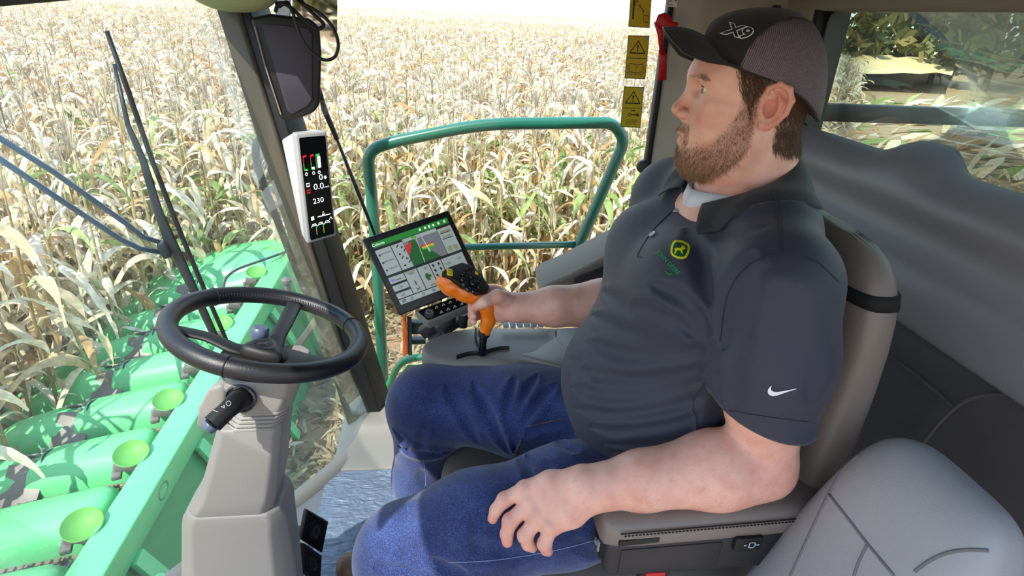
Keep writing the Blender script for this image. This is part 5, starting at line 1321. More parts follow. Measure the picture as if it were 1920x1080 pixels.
def tint_head(P):
    f, l, u = P[:, 0] * 100, np.abs(P[:, 1]) * 100, P[:, 2] * 100
    g = lambda c, r: np.exp(-(((f - c[0]) / r[0]) ** 2 + ((l - c[1]) / r[1]) ** 2 + ((u - c[2]) / r[2]) ** 2))
    red = .9 * g((-.85, 7.4, 1.35), (.8, .7, 1.0)) + .55 * g((7, 4.2, -.6), (2.5, 2.2, 2.0)) + .55 * g((11.2, 0, -.6), (1.3, 1.8, 1.2)) + .5 * np.clip((l - 7.3) / .8, 0, 1) * (f < .6) + .3 * g((6, 2, 6), (4, 5, 1.5)) + .3 * np.clip((-8 - u) / 3, 0, 1)  # shade is painted into the hollow of the ear
    bd = beard_mask(P) * .45
    lip = np.exp(-(((u + 4.75) / .85) ** 2 + (l / 2.3) ** 4 + ((f - 10) / 1.2) ** 2)) * (f > 8.7)
    return np.stack([np.clip(red, 0, 1), np.clip(bd, 0, 1), np.clip(lip * .8, 0, 1), np.ones(len(P))], 1)
def sst(a, b, x): t = np.clip((x - a) / (b - a), 0, 1); return t * t * (3 - 2 * t)
def beard_mask(P):
    f, l, u = P[:, 0] * 100, np.abs(P[:, 1]) * 100, P[:, 2] * 100
    upper = np.interp(f, [0, 2.6, 3.6, 4.6, 6.1, 8.3, 12], [4.5, 2.2, -.6, -2.6, -4.3, -5.4, -6.1]); lower = np.interp(f, [-1, .2, 2.2, 5.5, 8], [-2.4, -3.5, -7.6, -11.2, -12.2])         # the cheek line of the beard
    m = sst(1.0, -1.2, u - upper) * sst(.2, 1.0, f) * sst(-.9, 1.0, u - lower)
    must = sst(-2.1, -2.7, u) * sst(-4.3, -3.6, u) * (f > 8.2) * (l < 3.4)
    corner = sst(3.6, 2.9, l) * sst(2.0, 2.6, l) * (f > 7.4) * (u < -3) * (u > -6.5)
    lips = np.exp(-(((u + 4.7) / 1.0) ** 4 + (l / 2.3) ** 4)) * (f > 8.7)
    side = sst(.4, 1.2, f) * sst(3.4, 2.6, f) * (u > -2) * (u < 4.5)
    return np.clip(np.maximum.reduce([m, must, corner, side * .8]) * (1 - lips), 0, 1)
HT = tint_head(HV)
# ---- arms and hands, in world coordinates
def P3(px, py, Y): return at(px, py, Y=Y)
la = SDF(); LS, LE, LWR = np.array([.463, .692, 1.03]), np.array([.492, .654, .744]), np.array([.226, .662, .709])
la.chain([LS, LS * .4 + LE * .6, LE], [.066, .058, .047], .02)
la.chain([LE, LE * .72 + LWR * .28 + np.array([0, 0, .004]), LE * .3 + LWR * .7, LWR], [.050, .058, .043, .0315], .02)
la.add(s_ell(LE * .8 + LWR * .2 + np.array([0, -.004, .0]), (.07, .047, .052)), .02)
la.add(s_capsule(LWR + np.array([.02, -.004, 0]), LWR + np.array([-.01, -.002, -.004]), .031, .03), .015)
K = [P3(984, 918, .695), P3(995, 944, .677), P3(1010, 967, .659), P3(1033, 988, .642)]
PIP = [P3(946, 937, .692), P3(957, 977, .668), P3(985, 1004, .648), P3(1021, 1020, .632)]
DIP = [P3(930, 956, .686), P3(950, 1001, .660), P3(990, 1020, .644), P3(1024, 1030, .634)]
TIP = [P3(924, 972, .682), P3(951, 1016, .656), P3(998, 1026, .648), P3(1028, 1034, .640)]
pc = (K[0] + K[1] + K[2] + K[3]) / 4
for i in range(4):
    r = (.0116, .0120, .0116, .0104)[i]
    la.chain([LWR + (pc - LWR) * .1 + (K[i] - pc) * .35, LWR + (pc - LWR) * .55 + (K[i] - pc) * .8, K[i]], [.024, .0185, .0142], .014)
    la.chain([K[i], PIP[i], DIP[i], TIP[i]], [r * 1.12, r, r * .88, r * .74], .003)
    la.add(s_ell(K[i] + np.array([0, -.002, .003]), (.0136,) * 3), .006); la.add(s_ell(PIP[i], (r * 1.09,) * 3), .004)
la.chain([LWR + np.array([-.02, .035, -.015]), P3(1035, 915, .715), P3(985, 935, .718), P3(955, 950, .712)], [.018, .0145, .012, .009], .012)
def block(sd, h, n=1):
    lo = np.min([o[1][1] for o in sd.ops], 0) - .01; hi = np.max([o[1][2] for o in sd.ops], 0) + .01
    V, Q = nets(sd, lo, hi, h); return relax(V, Q, n, .4), Q
LV, LQ = block(la, .0022)
ra = SDF(); RS, RE, RW = np.array([.463, 1.09, 1.03]), np.array([.452, 1.15, .775]), P3(968, 577, 1.150)
ra.chain([RS, RS * .4 + RE * .6, RE], [.066, .058, .047], .02); ra.chain([RE, RE * .7 + RW * .3, RE * .3 + RW * .7, RW], [.05, .056, .043, .031], .02)
PC = P3(936, 570, 1.158)
ra.chain([RW, PC, P3(922, 560, 1.166)], [.030, .028, .022], .014); ra.add(s_capsule(P3(938, 590, 1.147), P3(925, 548, 1.160), .018, .017), .014)
for i in range(4):
    o = np.array([0, 0, -.0165]) * i; r = (.0098, .0102, .0098, .0086)[i]
    a = P3(922, 553, 1.178) + o; b = P3(896, 559, 1.180) + o * .96 + np.array([0, 0, .002]); c = P3(882, 571, 1.158) + o * .9 + np.array([.004, 0, .004]) ; d = P3(886, 576, 1.136) + o * .86 + np.array([.004 * i * .3, 0, .006])
    ra.chain([PC + o * .7 + np.array([0, .006, .018]), a], [.018, .0125], .012); ra.chain([a, b, c, d], [r * 1.12, r, r * .93, r * .78], .004)
ra.chain([P3(946, 562, 1.138), P3(932, 556, 1.122), P3(908, 566, 1.108), P3(888, 578, 1.108)], [.019, .0145, .0118, .0088], .008)
RV, RQ = block(ra, .0022)
def tint_pts(P, pts, r):
    a = np.zeros(len(P)); 
    for q in pts: a = np.maximum(a, np.exp(-((P - q) ** 2).sum(1) / r ** 2))
    t = np.zeros((len(P), 4)); t[:, 0] = a * .55; t[:, 3] = 1; return t
LT = tint_pts(LV, K + PIP + TIP, .013); LT[:, 0] += .28 * np.exp(-((LV - LE) ** 2).sum(1) / .06 ** 2) + .12; RT = tint_pts(RV, [P3(888, 578, 1.108)], .013); RT[:, 0] += .08
# trunk under the clothes joins head and arms into one body
tr = SDF(); tr.add(s_ell((.43, .89, .72), (.14, .165, .17))); tr.add(s_ell((.465, .89, .93), (.085, .175, .13)), .08); tr.chain([RS, (RS + LS) / 2 + np.array([.02, 0, .03]), LS], [.05, .07, .05], .06); tr.add(s_capsule((.52, .89, 1.02), (.515, .89, 1.12), .065), .04)
TV, TQ = block(tr, .012)
ks = np.cumsum([0, len(HV), len(LV), len(RV), len(TV)])
BV = np.concatenate([hw(HV), LV, RV, TV]); BQ = np.concatenate([HQ, LQ + ks[1], RQ + ks[2], TQ + ks[3]]); BT = np.concatenate([HT, LT, RT, np.tile([0, 0, 0, 1.0], (len(TV), 1))])
me = np_mesh('body', BV, BQ)
ca = me.color_attributes.new('tint', 'FLOAT_COLOR', 'POINT'); ca.data.foreach_set('color', BT.astype(np.float32).ravel())
body = link('body', me, M_skin, person, angle=180)
headbvh = bvh_of(hw(HV), HQ)
# finger nails of the resting hand
M_nail = mat('finger_nail', '#e2b3a6', .3)
for i in range(2):
    d = TIP[i] - DIP[i]; d /= np.linalg.norm(d); s_ = np.cross(d, K[i] - PIP[i] * 1.0); s_ = K[3] - K[0]; s_ = s_ - d * (s_ @ d); s_ /= np.linalg.norm(s_); n_ = np.cross(s_, d); n_ = n_ if n_ @ (CAM - TIP[i]) > 0 else -n_
    c = TIP[i] + n_ * .0062 - d * .001
    MB().add([c + d * .006 * math.cos(a) + s_ * .0042 * math.sin(a) - n_ * .0012 * math.sin(a) ** 2 for a in np.linspace(0, 2 * PI, 15)[:-1]], [tuple(range(14))]).build('finger_nail', M_nail, person, fix=False)
# eyes
M_eyew = mat('eye_white', '#ece6e0', .15, coat=.6); M_iris = mat('iris', '#6d7a62', .15, coat=.6); M_pupil = mat('pupil', '#08080a', .1, coat=.6)
gz = np.array([1.0, .16, -.05])
for s in (1, -1):
    c = cm(7.2, s * 3.2, 2.95); ey = MB(); ey.lathe([(.0124 * math.sin(t), -.0124 * math.cos(t)) for t in np.linspace(0, PI, 17)], hw(c), hw(c + gz) - hw(c), 24, cap=False)
    eo = ey.build('eyeball', M_eyew, person, angle=180); ax = (hw(c + gz) - hw(c)); ax /= np.linalg.norm(ax)
    MB().lathe([(.0124 * math.sin(t) * 1.01, .0124 * math.cos(t) * 1.012) for t in np.linspace(.5, .0, 6)], hw(c), ax, 20, cap=False).build('iris', M_iris, eo, angle=180)
    MB().lathe([(.0124 * math.sin(t) * 1.02, .0124 * math.cos(t) * 1.02) for t in np.linspace(.2, .0, 4)], hw(c), ax, 16, cap=False).build('pupil', M_pupil, eo, angle=180)
    MB().tube([hw(c + cm(1.0, 0, 0) * math.sqrt(max(.0, 1.36 ** 2 - y * y - (.43 - .16 * (y / 1.2) ** 2) ** 2)) + cm(0, s * y, .43 - .16 * (y / 1.2) ** 2)) for y in np.linspace(-.7, 1.2, 12)], .0006, 5).build('eyelashes', mat('dark_lash', '#2a1c15', .7), person)
# hair
def hair_mat(name, c0, c1):
    m = bpy.data.materials.new(name); m.use_nodes = True; n = m.node_tree.nodes; L = m.node_tree.links; p = n['Principled BSDF']
    hi = n.new('ShaderNodeHairInfo'); cr = n.new('ShaderNodeValToRGB'); cr.color_ramp.elements[0].color = lin(c0); cr.color_ramp.elements[1].color = lin(c1); L.new(hi.outputs['Random'], cr.inputs[0]); L.new(cr.outputs[0], p.inputs['Base Color']); p.inputs['Roughness'].default_value = .45
    return m
M_hair = hair_mat('brown_hair', '#2c1d14', '#6f5038'); M_beard = hair_mat('brown_beard', '#4a3322', '#b08a62'); M_brow = hair_mat('brow_hair', '#6b4c34', '#a98460'); M_armhair = hair_mat('fine_arm_hair', '#7d5d42', '#b08c68')
def vert_normals(V, Q):
    n = np.cross(V[Q[:, 2]] - V[Q[:, 0]], V[Q[:, 3]] - V[Q[:, 1]]); N = np.zeros_like(V)
    for k in range(4): np.add.at(N, Q[:, k], n)
    return N / np.maximum(np.linalg.norm(N, axis=1, keepdims=True), 1e-9)
def strands(name, root, N, D, length, m, parent, pts=5, rad=.00022, rg=None, lift=.25, curl=.3):
    k = len(root); hc_ = bpy.data.hair_curves.new(name); hc_.add_curves([pts] * k)
    pos = np.zeros((k, pts, 3)); d = D + N * lift + rg.normal(size=(k, 3)) * curl; d /= np.linalg.norm(d, axis=1, keepdims=True); p = root - N * .0006
    for i in range(pts):
        pos[:, i] = p; p = p + d * (length / (pts - 1))[:, None]; d = d + rg.normal(size=(k, 3)) * curl * .35 + D * .1 - N * .05; d /= np.linalg.norm(d, axis=1, keepdims=True)
    hc_.points.foreach_set('position', pos.astype(np.float32).ravel())
    ra_ = hc_.attributes.get('radius') or hc_.attributes.new('radius', 'FLOAT', 'POINT')
    ra_.data.foreach_set('value', (np.tile(np.linspace(1, .35, pts), k) * rad).astype(np.float32))
    hc_.materials.append(m); o = bpy.data.objects.new(name, hc_); COL.objects.link(o); o.parent = parent; o.location = -origin_of(parent); return o
def sample(V, Q, w, n, rg):
    a = np.linalg.norm(np.cross(V[Q[:, 2]] - V[Q[:, 0]], V[Q[:, 3]] - V[Q[:, 1]]), axis=1) * w[Q].mean(1); i = rg.choice(len(Q), n, p=a / a.sum()); u = rg.dirichlet(np.ones(4), n); return (V[Q[i]] * u[:, :, None]).sum(1), i
HNw = vert_normals(HV, HQ); rgh = np.random.default_rng(21)
bw = beard_mask(HV); R_, i_ = sample(HV, HQ, bw ** 1.5, 15000, rgh); Nn = HNw[HQ[i_, 0]]
f_, u_ = R_[:, 0] * 100, R_[:, 2] * 100
D_ = np.stack([np.where(f_ < 3, -.1, .15), np.zeros(len(R_)), -np.ones(len(R_))], 1); D_ -= Nn * (D_ * Nn).sum(1, keepdims=True)
ln = np.interp(u_, [-11, -8, -4, 0, 4], [.009, .010, .006, .005, .008]) * rgh.uniform(.4, 1.2, len(R_))
strands('beard', hw(R_), Nn @ HM, D_ @ HM, ln, M_beard, person, 5, .00017, rgh, .35, .38)
def hair_mask(P):
    f, l, u = P[:, 0] * 100, np.abs(P[:, 1]) * 100, P[:, 2] * 100; ear = ((f + 1.2) / 2.7) ** 2 + ((u - 1.6) / 3.5) ** 2
    back = np.interp(u, [-5.2, -4.2, 0, 3, 6], [-5.6, -2.6, -2.3, -2.2, -1.6]); nape = sst(.5, -.4, f - back) * sst(-5.4, -4.4, u)
    front = np.interp(u, [-.5, 2, 4, 7], [1.6, 2.2, 3.6, 4.6]); temple = sst(.4, -.3, f - front) * sst(-.6, .4, u) * (f > -.2)
    over = (u > 4.4) * (f < 3.8)
    return np.clip(np.maximum.reduce([nape, temple, over * 1.0]), 0, 1) * ((ear > 1.05) | (l < 6.6)) * (l < 7.9) * (u < np.interp(np.degrees(np.arctan2(l, f + .3)), [0, 20, 40, 60, 90, 120, 150, 180], [10.1, 9.3, 7.7, 6.4, 5.1, 3.0, .2, -1.0]) + np.where(f < -2, 2.6, .7))
hm_ = hair_mask(HV); R_, i_ = sample(HV, HQ, hm_, 17000, rgh); Nn = HNw[HQ[i_, 0]]
D_ = np.tile([-.55, 0, -1.0], (len(R_), 1)); D_ -= Nn * (D_ * Nn).sum(1, keepdims=True)
strands('hair', hw(R_), Nn @ HM, D_ @ HM, rgh.uniform(.010, .020, len(R_)), M_hair, person, 5, .00028, rgh, .14, .14)
ebw = np.exp(-(((HV[:, 2] * 100 - 4.75 + .12 * np.maximum(0, np.abs(HV[:, 1] * 100) - 3.6)) / .42) ** 2)) * (np.abs(HV[:, 1]) > .011) * sst(.060, .046, np.abs(HV[:, 1])) * (HV[:, 0] > .055)
R_, i_ = sample(HV, HQ, ebw ** 1.5, 1500, rgh); Nn = HNw[HQ[i_, 0]]; D_ = np.stack([-np.ones(1500) * .6, np.sign(R_[:, 1]) * 1.0, np.full(1500, .10)], 1)
strands('eyebrows', hw(R_), Nn @ HM, D_ @ HM, rgh.uniform(.005, .009, 1500), M_brow, person, 4, .00017, rgh, .15, .15)
av = np.concatenate([LV, RV]); aq = np.concatenate([LQ, RQ + len(LV)]); an = vert_normals(av, aq)
awt = ((av[:, 0] > .2) & (av[:, 2] < .83)).astype(float) + .001
R_, i_ = sample(av, aq, awt, 2600, rgh); Nn = an[aq[i_, 0]]; D_ = np.tile([-.7, 0, -.5], (len(R_), 1)); D_ -= Nn * (D_ * Nn).sum(1, keepdims=True)
strands('arm_hair', R_, Nn, D_, rgh.uniform(.006, .014, len(R_)), M_armhair, person, 4, .00009, rgh, .3, .3)
# ---- polo shirt
def cloth_mat(name, c, scale, bump, rough=.8, var=.12, sheen=.2, weave=None):
    m = mat(name, c, rough, bump=bump, scale=scale, var=var, vscale=scale * .5, sheen=sheen); return m
M_polo = cloth_mat('dark_polo_knit', '#272b3d', 1500, .4, .6, .10, .12)
M_polo2 = cloth_mat('polo_collar_knit', '#1e2029', 1200, .5, .75, .15, .1)
def denim():
    m = bpy.data.materials.new('blue_denim'); m.use_nodes = True; n = m.node_tree.nodes; L = m.node_tree.links; p = n['Principled BSDF']; tc = n.new('ShaderNodeTexCoord')
    t = n.new('ShaderNodeTexNoise'); t.inputs['Scale'].default_value = 750; t.inputs['Detail'].default_value = 3; L.new(tc.outputs['Object'], t.inputs['Vector'])
    t2 = n.new('ShaderNodeTexNoise'); t2.inputs['Scale'].default_value = 9; t2.inputs['Detail'].default_value = 4; L.new(tc.outputs['Object'], t2.inputs['Vector'])
    ad = n.new('ShaderNodeMath'); ad.operation = 'MULTIPLY_ADD'; ad.inputs[1].default_value = .5; L.new(t2.outputs['Fac'], ad.inputs[0]); L.new(t.outputs['Fac'], ad.inputs[2])
    cr = n.new('ShaderNodeValToRGB'); e = cr.color_ramp.elements; e[0].position = .45; e[0].color = lin('#0b1638'); e[1].position = 1.0; e[1].color = lin('#4a5e9c'); x = e.new(.74); x.color = lin('#142456')
    L.new(ad.outputs[0], cr.inputs[0]); L.new(cr.outputs[0], p.inputs['Base Color']); p.inputs['Roughness'].default_value = .85; p.inputs['Sheen Weight'].default_value = .25
    b = n.new('ShaderNodeBump'); b.inputs['Strength'].default_value = .5; b.inputs['Distance'].default_value = .001; L.new(t.outputs['Fac'], b.inputs['Height']); L.new(b.outputs[0], p.inputs['Normal'])
    return m
M_denim = denim()
def hit(b, px, py, lift=0.0):
    d = Vector(v3(ray(px, py))).normalized(); h = b.ray_cast(Vector(v3(CAM)), d)
    return None if h[0] is None else np.array(h[0] - d * lift)
def strokes(sd, bv, lst):
    for pts, w_, dep in lst:
        dense = smooth_path([np.array(p + (0,), float) for p in pts], 4); S_ = [hit(bv, p[0], p[1]) for p in dense]; S_ = [s for s in S_ if s is not None]
        run = []
        for s in S_:
            if run and np.linalg.norm(s - run[-1]) > .08: break
            run.append(s)
        if len(run) > 2: sd.groove(run, w_, dep)
sh = SDF()
sh.add(s_ell((.435, .89, .60), (.150, .185, .12))); sh.add(s_ell((.395, .89, .735), (.168, .195, .150)), .08); sh.add(s_ell((.43, .89, .92), (.135, .20, .155)), .09)
sh.add(s_ell((.375, .80, .985), (.06, .075, .07)), .05); sh.add(s_ell((.375, .98, .985), (.06, .075, .07)), .05)
sh.chain([(.470, .705, 1.035), (.495, .80, 1.080), (.520, .89, 1.100), (.495, .98, 1.080), (.470, 1.085, 1.035)], [.074, .066, .060, .066, .074], .05)
sh.add(s_capsule((.51, .89, 1.05), (.505, .89, 1.085), .075), .05)
nt_ = len(sh.ops)
sh.chain([(.466, .690, 1.035), (.474, .672, .93), (.474, .662, .80), (.474, .660, .77)], [.083, .082, .076, .074], .026)
sh.chain([(.466, 1.095, 1.035), (.470, 1.13, .93), (.468, 1.15, .82)], [.083, .080, .076], .026)
arm_ops = sh.ops[nt_:]; torso_ops = sh.ops[:nt_]
lo, hi = np.array([.18, .52, .50]), np.array([.64, 1.27, 1.2])
V0, Q0 = nets(sh, lo, hi, .010); b0 = bvh_of(V0, Q0)
strokes(sh, b0, [
    ([(1215, 530), (1262, 552), (1310, 590), (1342, 630)], .011, .006), ([(1180, 570), (1240, 585), (1300, 615), (1338, 645)], .012, .005), ([(1415, 470), (1385, 520), (1364, 590), (1358, 660)], .013, .006),
    ([(1440, 490), (1405, 560), (1380, 640), (1372, 700)], .012, .004), ([(1305, 460), (1322, 520), (1334, 580)], .013, .005), ([(1285, 430), (1318, 500), (1338, 570)], .014, .0045),
    ([(1085, 690), (1130, 708), (1200, 714), (1280, 702), (1335, 680)], .012, .0055), ([(1070, 725), (1130, 740), (1210, 742), (1290, 725), (1335, 708)], .011, .006), ([(1075, 765), (1150, 778), (1230, 768), (1300, 750), (1335, 738)], .011, .006),
    ([(1100, 800), (1170, 808), (1250, 798), (1310, 780), (1338, 766)], .010, .006), ([(1130, 832), (1200, 832), (1270, 818), (1320, 800), (1340, 792)], .010, .006), ([(1100, 640), (1160, 660), (1230, 662), (1290, 657), (1330, 652)], .014, .005),
    ([(1110, 590), (1160, 618), (1220, 632), (1290, 640)], .014, .005), ([(1130, 545), (1180, 580), (1240, 605), (1300, 628)], .016, .004),
    ([(1330, 436), (1380, 436), (1440, 425)], .012, .003), ([(1410, 610), (1392, 670), (1380, 730), (1376, 780)], .014, .004), ([(1450, 540), (1490, 600), (1515, 680), (1520, 750)], .02, .004), ([(1470, 600), (1462, 680), (1455, 760)], .02, .003), ([(1060, 660), (1090, 700), (1090, 740)], .014, .003)])
V, Q = nets(sh, lo, hi, .0042); V = relax(V, Q, 2, .5)
def ops_val(ops, P):
    d = np.full(len(P), 9.0)
    for _, (f, a, b), k in ops: d = np.minimum(d, f(P.astype(np.float32)))
    return d
sb_ = bvh_of(V, Q)
# collar: a stand with a folded leaf
def collar():
    n = 30; rows = []
    NC = np.array([.478, .89, 1.115])
    for i in range(n + 1):
        t = -2.55 + 5.1 * i / n                            # 0 at the nape, +-2.55 at the front opening
        bx, by = math.cos(t), -math.sin(t); fr = abs(t) / 2.55
        top = NC + np.array([bx * .080 + .0, by * .079, .068 - .080 * fr ** 1.3])
        base = NC + np.array([bx * .078, by * .077, -.0 - .03 * fr]); fold = top + np.array([bx * .006, by * .006, .003])
        tl_ = t * (1 - .15 * fr ** 3); lx, ly = math.cos(tl_), -math.sin(tl_)
        dropl = .056 + .010 * fr ** 3; low = NC + np.array([lx * (.104 + .014 * fr ** 4), ly * (.126 - .016 * fr), 0]); low[2] = top[2] - dropl
        h = sb_.find_nearest(Vector(v3(low))); low = np.array(h[0] + h[1] * .0045)
        mid = (fold + low) / 2 + np.array([bx, by, .35]) * .006
        h = sb_.find_nearest(Vector(v3(mid)))
        if (Vector(v3(mid)) - h[0]).dot(h[1]) < .004: mid = np.array(h[0] + h[1] * .005)
        rows.append([base, top, fold, mid, low])
    return rows
COLLAR = collar()
da, dt = ops_val(arm_ops, V), ops_val(torso_ops, V)
isarm = da < dt + .004
ax = np.array([.494 - .478, .660 - .672, .77 - .93]); ax /= np.linalg.norm(ax); hp0 = at(1440, 803, Y=.60)
hax = np.array([-.2, 0.12, -1.0]); hax /= np.linalg.norm(hax)
keep = ~((da < dt - .004) & (V[:, 1] < .8) & ((V - np.array([.46, .60, .846])) @ hax > 0)) & ~(isarm & (V[:, 1] > 1.0) & (V[:, 2] < .83)) & (V[:, 2] > .575 - .10 * (V[:, 0] - .35))
nd = np.linalg.norm((V - np.array([.475, .89, 1.10]))[:, :2] * [1, 1], axis=1)
_low = np.array([r[-1] for r in COLLAR]); _lt = np.arctan2(-(_low[:, 1] - .89), _low[:, 0] - .478); _o = np.argsort(_lt)
def neckcut(V):                                                                # the shirt stops under the collar leaf
    t = np.arctan2(-(V[:, 1] - .89), V[:, 0] - .478); r = np.hypot(V[:, 1] - .89, V[:, 0] - .478)
    rl = np.interp(t, _lt[_o], np.hypot(_low[_o, 1] - .89, _low[_o, 0] - .478)); zl = np.interp(t, _lt[_o], _low[_o, 2])
    return ~((np.abs(t) < 1.9) & (r < rl - .009) & (V[:, 2] > zl - .05)) & ~((t >= 1.85) & (t < 2.45) & (r < rl - .012) & (V[:, 2] > zl + .006)) & ~((V[:, 2] > 1.085 + .39 * (V[:, 0] - .47)) & (r < np.where(np.abs(t) > 2.1, .064, .088))) & ~((((V[:, 0] - .432) / .026) ** 2 + ((V[:, 1] - .885) / .022) ** 2 < 1) & (V[:, 2] > 1.03))
keep &= neckcut(V)
Vs, Qs = keep_faces(V, Q, keep)
tor = SDF(); tor.ops = torso_ops; tor.grooves = sh.grooves                     # the side of the trunk that the sleeve covers
Vt, Qt = nets(lambda P: tor(P) + .0012, lo, hi, .0055); Vt = relax(Vt, Qt, 2, .5)
Vt, Qt = keep_faces(Vt, Qt, neckcut(Vt) & (Vt[:, 2] > .580 - .10 * (Vt[:, 0] - .35)) & (Vt[:, 1] < .82) & (Vt[:, 2] < .98))
E2 = np.sort(np.concatenate([Qs[:, [0, 1]], Qs[:, [1, 2]], Qs[:, [2, 3]], Qs[:, [3, 0]]]), 1); u_, c_n = np.unique(E2, axis=0, return_counts=True); bd_ = np.unique(u_[c_n == 1])
be_ = u_[c_n == 1]; be_ = np.concatenate([be_, be_[:, ::-1]])
for _ in range(8):                                                             # even out the cut edges
    sm_ = np.zeros_like(Vs); np.add.at(sm_, be_[:, 0], Vs[be_[:, 1]]); cn_ = np.bincount(be_[:, 0], minlength=len(Vs)); Vs[bd_] += .5 * (sm_[bd_] / cn_[bd_, None] - Vs[bd_])
hp_ = np.array([.46, .60, .846]); s_ = (Vs[bd_] - hp_) @ hax; m_ = (np.abs(s_) < .010) & (Vs[bd_, 1] < .76); Vs[bd_[m_]] -= s_[m_, None] * hax      # clean hems
s_ = Vs[bd_, 2] - (.575 - .10 * (Vs[bd_, 0] - .35)); m_ = np.abs(s_) < .010; Vs[bd_[m_], 2] -= s_[m_]
shirt = link('polo_shirt', np_mesh('polo_shirt', np.concatenate([Vs, Vt]), np.concatenate([Qs, Qt + len(Vs)])), M_polo, person, angle=180)
md = shirt.modifiers.new('solid', 'SOLIDIFY'); md.thickness = .0022; md.offset = -1
def on_shirt(px, py, lift=.0016):
    d = Vector(v3(ray(px, py))).normalized(); h = sb_.ray_cast(Vector(v3(CAM)), d)
    n = h[1] if h[1].dot(d) < 0 else -h[1]; return np.array(h[0] + n * lift)
def stitch(pts, name='seam', r=.0006, m=None, lift=.0006):
    S_ = []
    for p in smooth_path([np.array(p + (0,), float) for p in pts], 6):
        try: S_.append(on_shirt(p[0], p[1], lift))
        except Exception: pass
    if len(S_) > 2: MB().tube(S_, r, 6).build(name, m or M_polo2, shirt, angle=180)
stitch([(1450, 350), (1455, 385), (1462, 420), (1466, 480)]); stitch([(1350, 640), (1362, 560), (1390, 510), (1430, 483), (1480, 478), (1530, 490), (1575, 530)])
stitch([(1357, 768), (1430, 780), (1528, 793)], 'hem_stitch'); stitch([(1262, 395), (1226, 430), (1196, 478), (1204, 482)], 'placket_edge')
# buttons, chest emblem with lettering, sleeve mark
M_btn = mat('pearl_button', '#aeb2bd', .2, coat=.5)
for px, py in ((1270, 396), (1224, 440)):
    c = on_shirt(px, py, .0015); c2 = on_shirt(px + 6, py, .0015); c3 = on_shirt(px, py + 6, .0015); n = np.cross(c2 - c, c3 - c); n /= np.linalg.norm(n); n = n if n @ (CAM - c) > 0 else -n
    b = MB(); b.lathe([(.0, .0012), (.0042, .0012), (.0055, .002), (.0062, .0015), (.0062, 0)], c, n, 20); bo = b.build('button', M_btn, shirt)
    h = MB(); 
    for k in range(4):
        a = n.copy(); t = np.cross(n, [0, 0, 1]); t /= np.linalg.norm(t); s_ = np.cross(n, t); h.lathe([(.0, .0016), (.0006, .0015)], c + .0014 * (math.cos(k * PI / 2) * t + math.sin(k * PI / 2) * s_), n, 6)
    h.build('thread', M_polo2, shirt)
class OnCloth(Flat):
    """embroidery: flat artwork laid onto the shirt, in the frame of a pixel-sized patch around its centre"""
    def __init__(s, c, ux, uy, lift): s.c, s.ux, s.uy, s.lift = c, ux, uy, lift
    def p(s, x, y, k=1): return on_shirt(s.c[0] + s.ux[0] * x + s.uy[0] * y, s.c[1] + s.ux[1] * x + s.uy[1] * y, s.lift * k)
M_emby = mat('yellow_thread', '#d8d81e', .6, bump=.4, scale=900); M_embg = mat('green_thread', '#0f4f22', .6, bump=.4, scale=900); M_embg2 = mat('bright_green_thread', '#138a4c', .6); M_embw = mat('white_thread', '#e4e4ee', .6)
em_ = OnCloth((1275, 469), (17.5, 10), (9.0, -17.5), .0011)
em_.ux, em_.uy = (16.5, 5.0), (4.5, -16.5)
def emb(name, m, fn): mb = MB(); fn(mb); mb.build(name, m, shirt, smooth=False, fix=False)['kind'] = 'stuff'
shield = [(-.95, .55), (-.75, .85), (0, 1.0), (.75, .85), (.95, .55), (1.0, 0), (.9, -.6), (.6, -.9), (0, -1.0), (-.6, -.9), (-.9, -.6), (-1.0, 0)]
def ring_grid(mb, q, poly, s0, s1, k):
    n = len(poly); mb.add([q.p(x * s, y * s, k) for s in (s0, s1) for x, y in poly], [(i, (i + 1) % n, (i + 1) % n + n, i + n) for i in range(n)])
def fan(mb, q, poly, k, sc=1.0):
    n = len(poly); mb.add([q.p(x * s * sc, y * s * sc, k) for s in (1, .66, .33) for x, y in poly] + [q.p(0, 0, k)], [(i, (i + 1) % n, (i + 1) % n + n, i + n) for i in range(n)] + [(n + i, n + (i + 1) % n, (i + 1) % n + 2 * n, i + 2 * n) for i in range(n)] + [(2 * n + i, 2 * n + (i + 1) % n, 3 * n) for i in range(n)])
emb('emblem_border', M_emby, lambda mb: ring_grid(mb, em_, shield, 1.0, .78, 1.3)); emb('emblem_ground', M_embg, lambda mb: fan(mb, em_, shield, 1.0, .8))
emb('emblem_deer', M_emby, lambda mb: em_.put(mb, poly_tris([(x * .68, y * .68 - .05) for x, y in [(-.85, -.15), (-.6, .15), (-.1, .18), (.15, .4), (.05, .85), (.3, .6), (.45, .95), (.5, .55), (.85, .45), (.6, .25), (.4, -.05), (.75, -.55), (.5, -.5), (.1, -.15), (-.3, -.2), (-.45, -.85), (-.65, -.85), (-.6, -.3)]]), k=2))
tx = text_tris('JOHN DEERE', 1.0, 0.1, .01); wn_ = OnCloth((1253, 493), (19.5, 20.5), (8.5, -9.0), .0011)
L_ = max(abs(x) for x, y in tx[0]); emb('emblem_lettering', M_embg2, lambda mb: wn_.put(mb, ([(x / L_ * 1.08, y * .95) for x, y in tx[0]], tx[1]), k=1.2))
emb('emblem_tick', M_embg2, lambda mb: wn_.line(mb, [(.25, -1.15), (.5, -1.25), (.72, -.75)], .10))
swo = [(-1.0, .05), (-.93, .38), (-.72, .62), (-.83, .2), (-.70, -.02), (-.45, -.05), (1.0, .55), (-.35, -.42), (-.65, -.52), (-.9, -.38)]
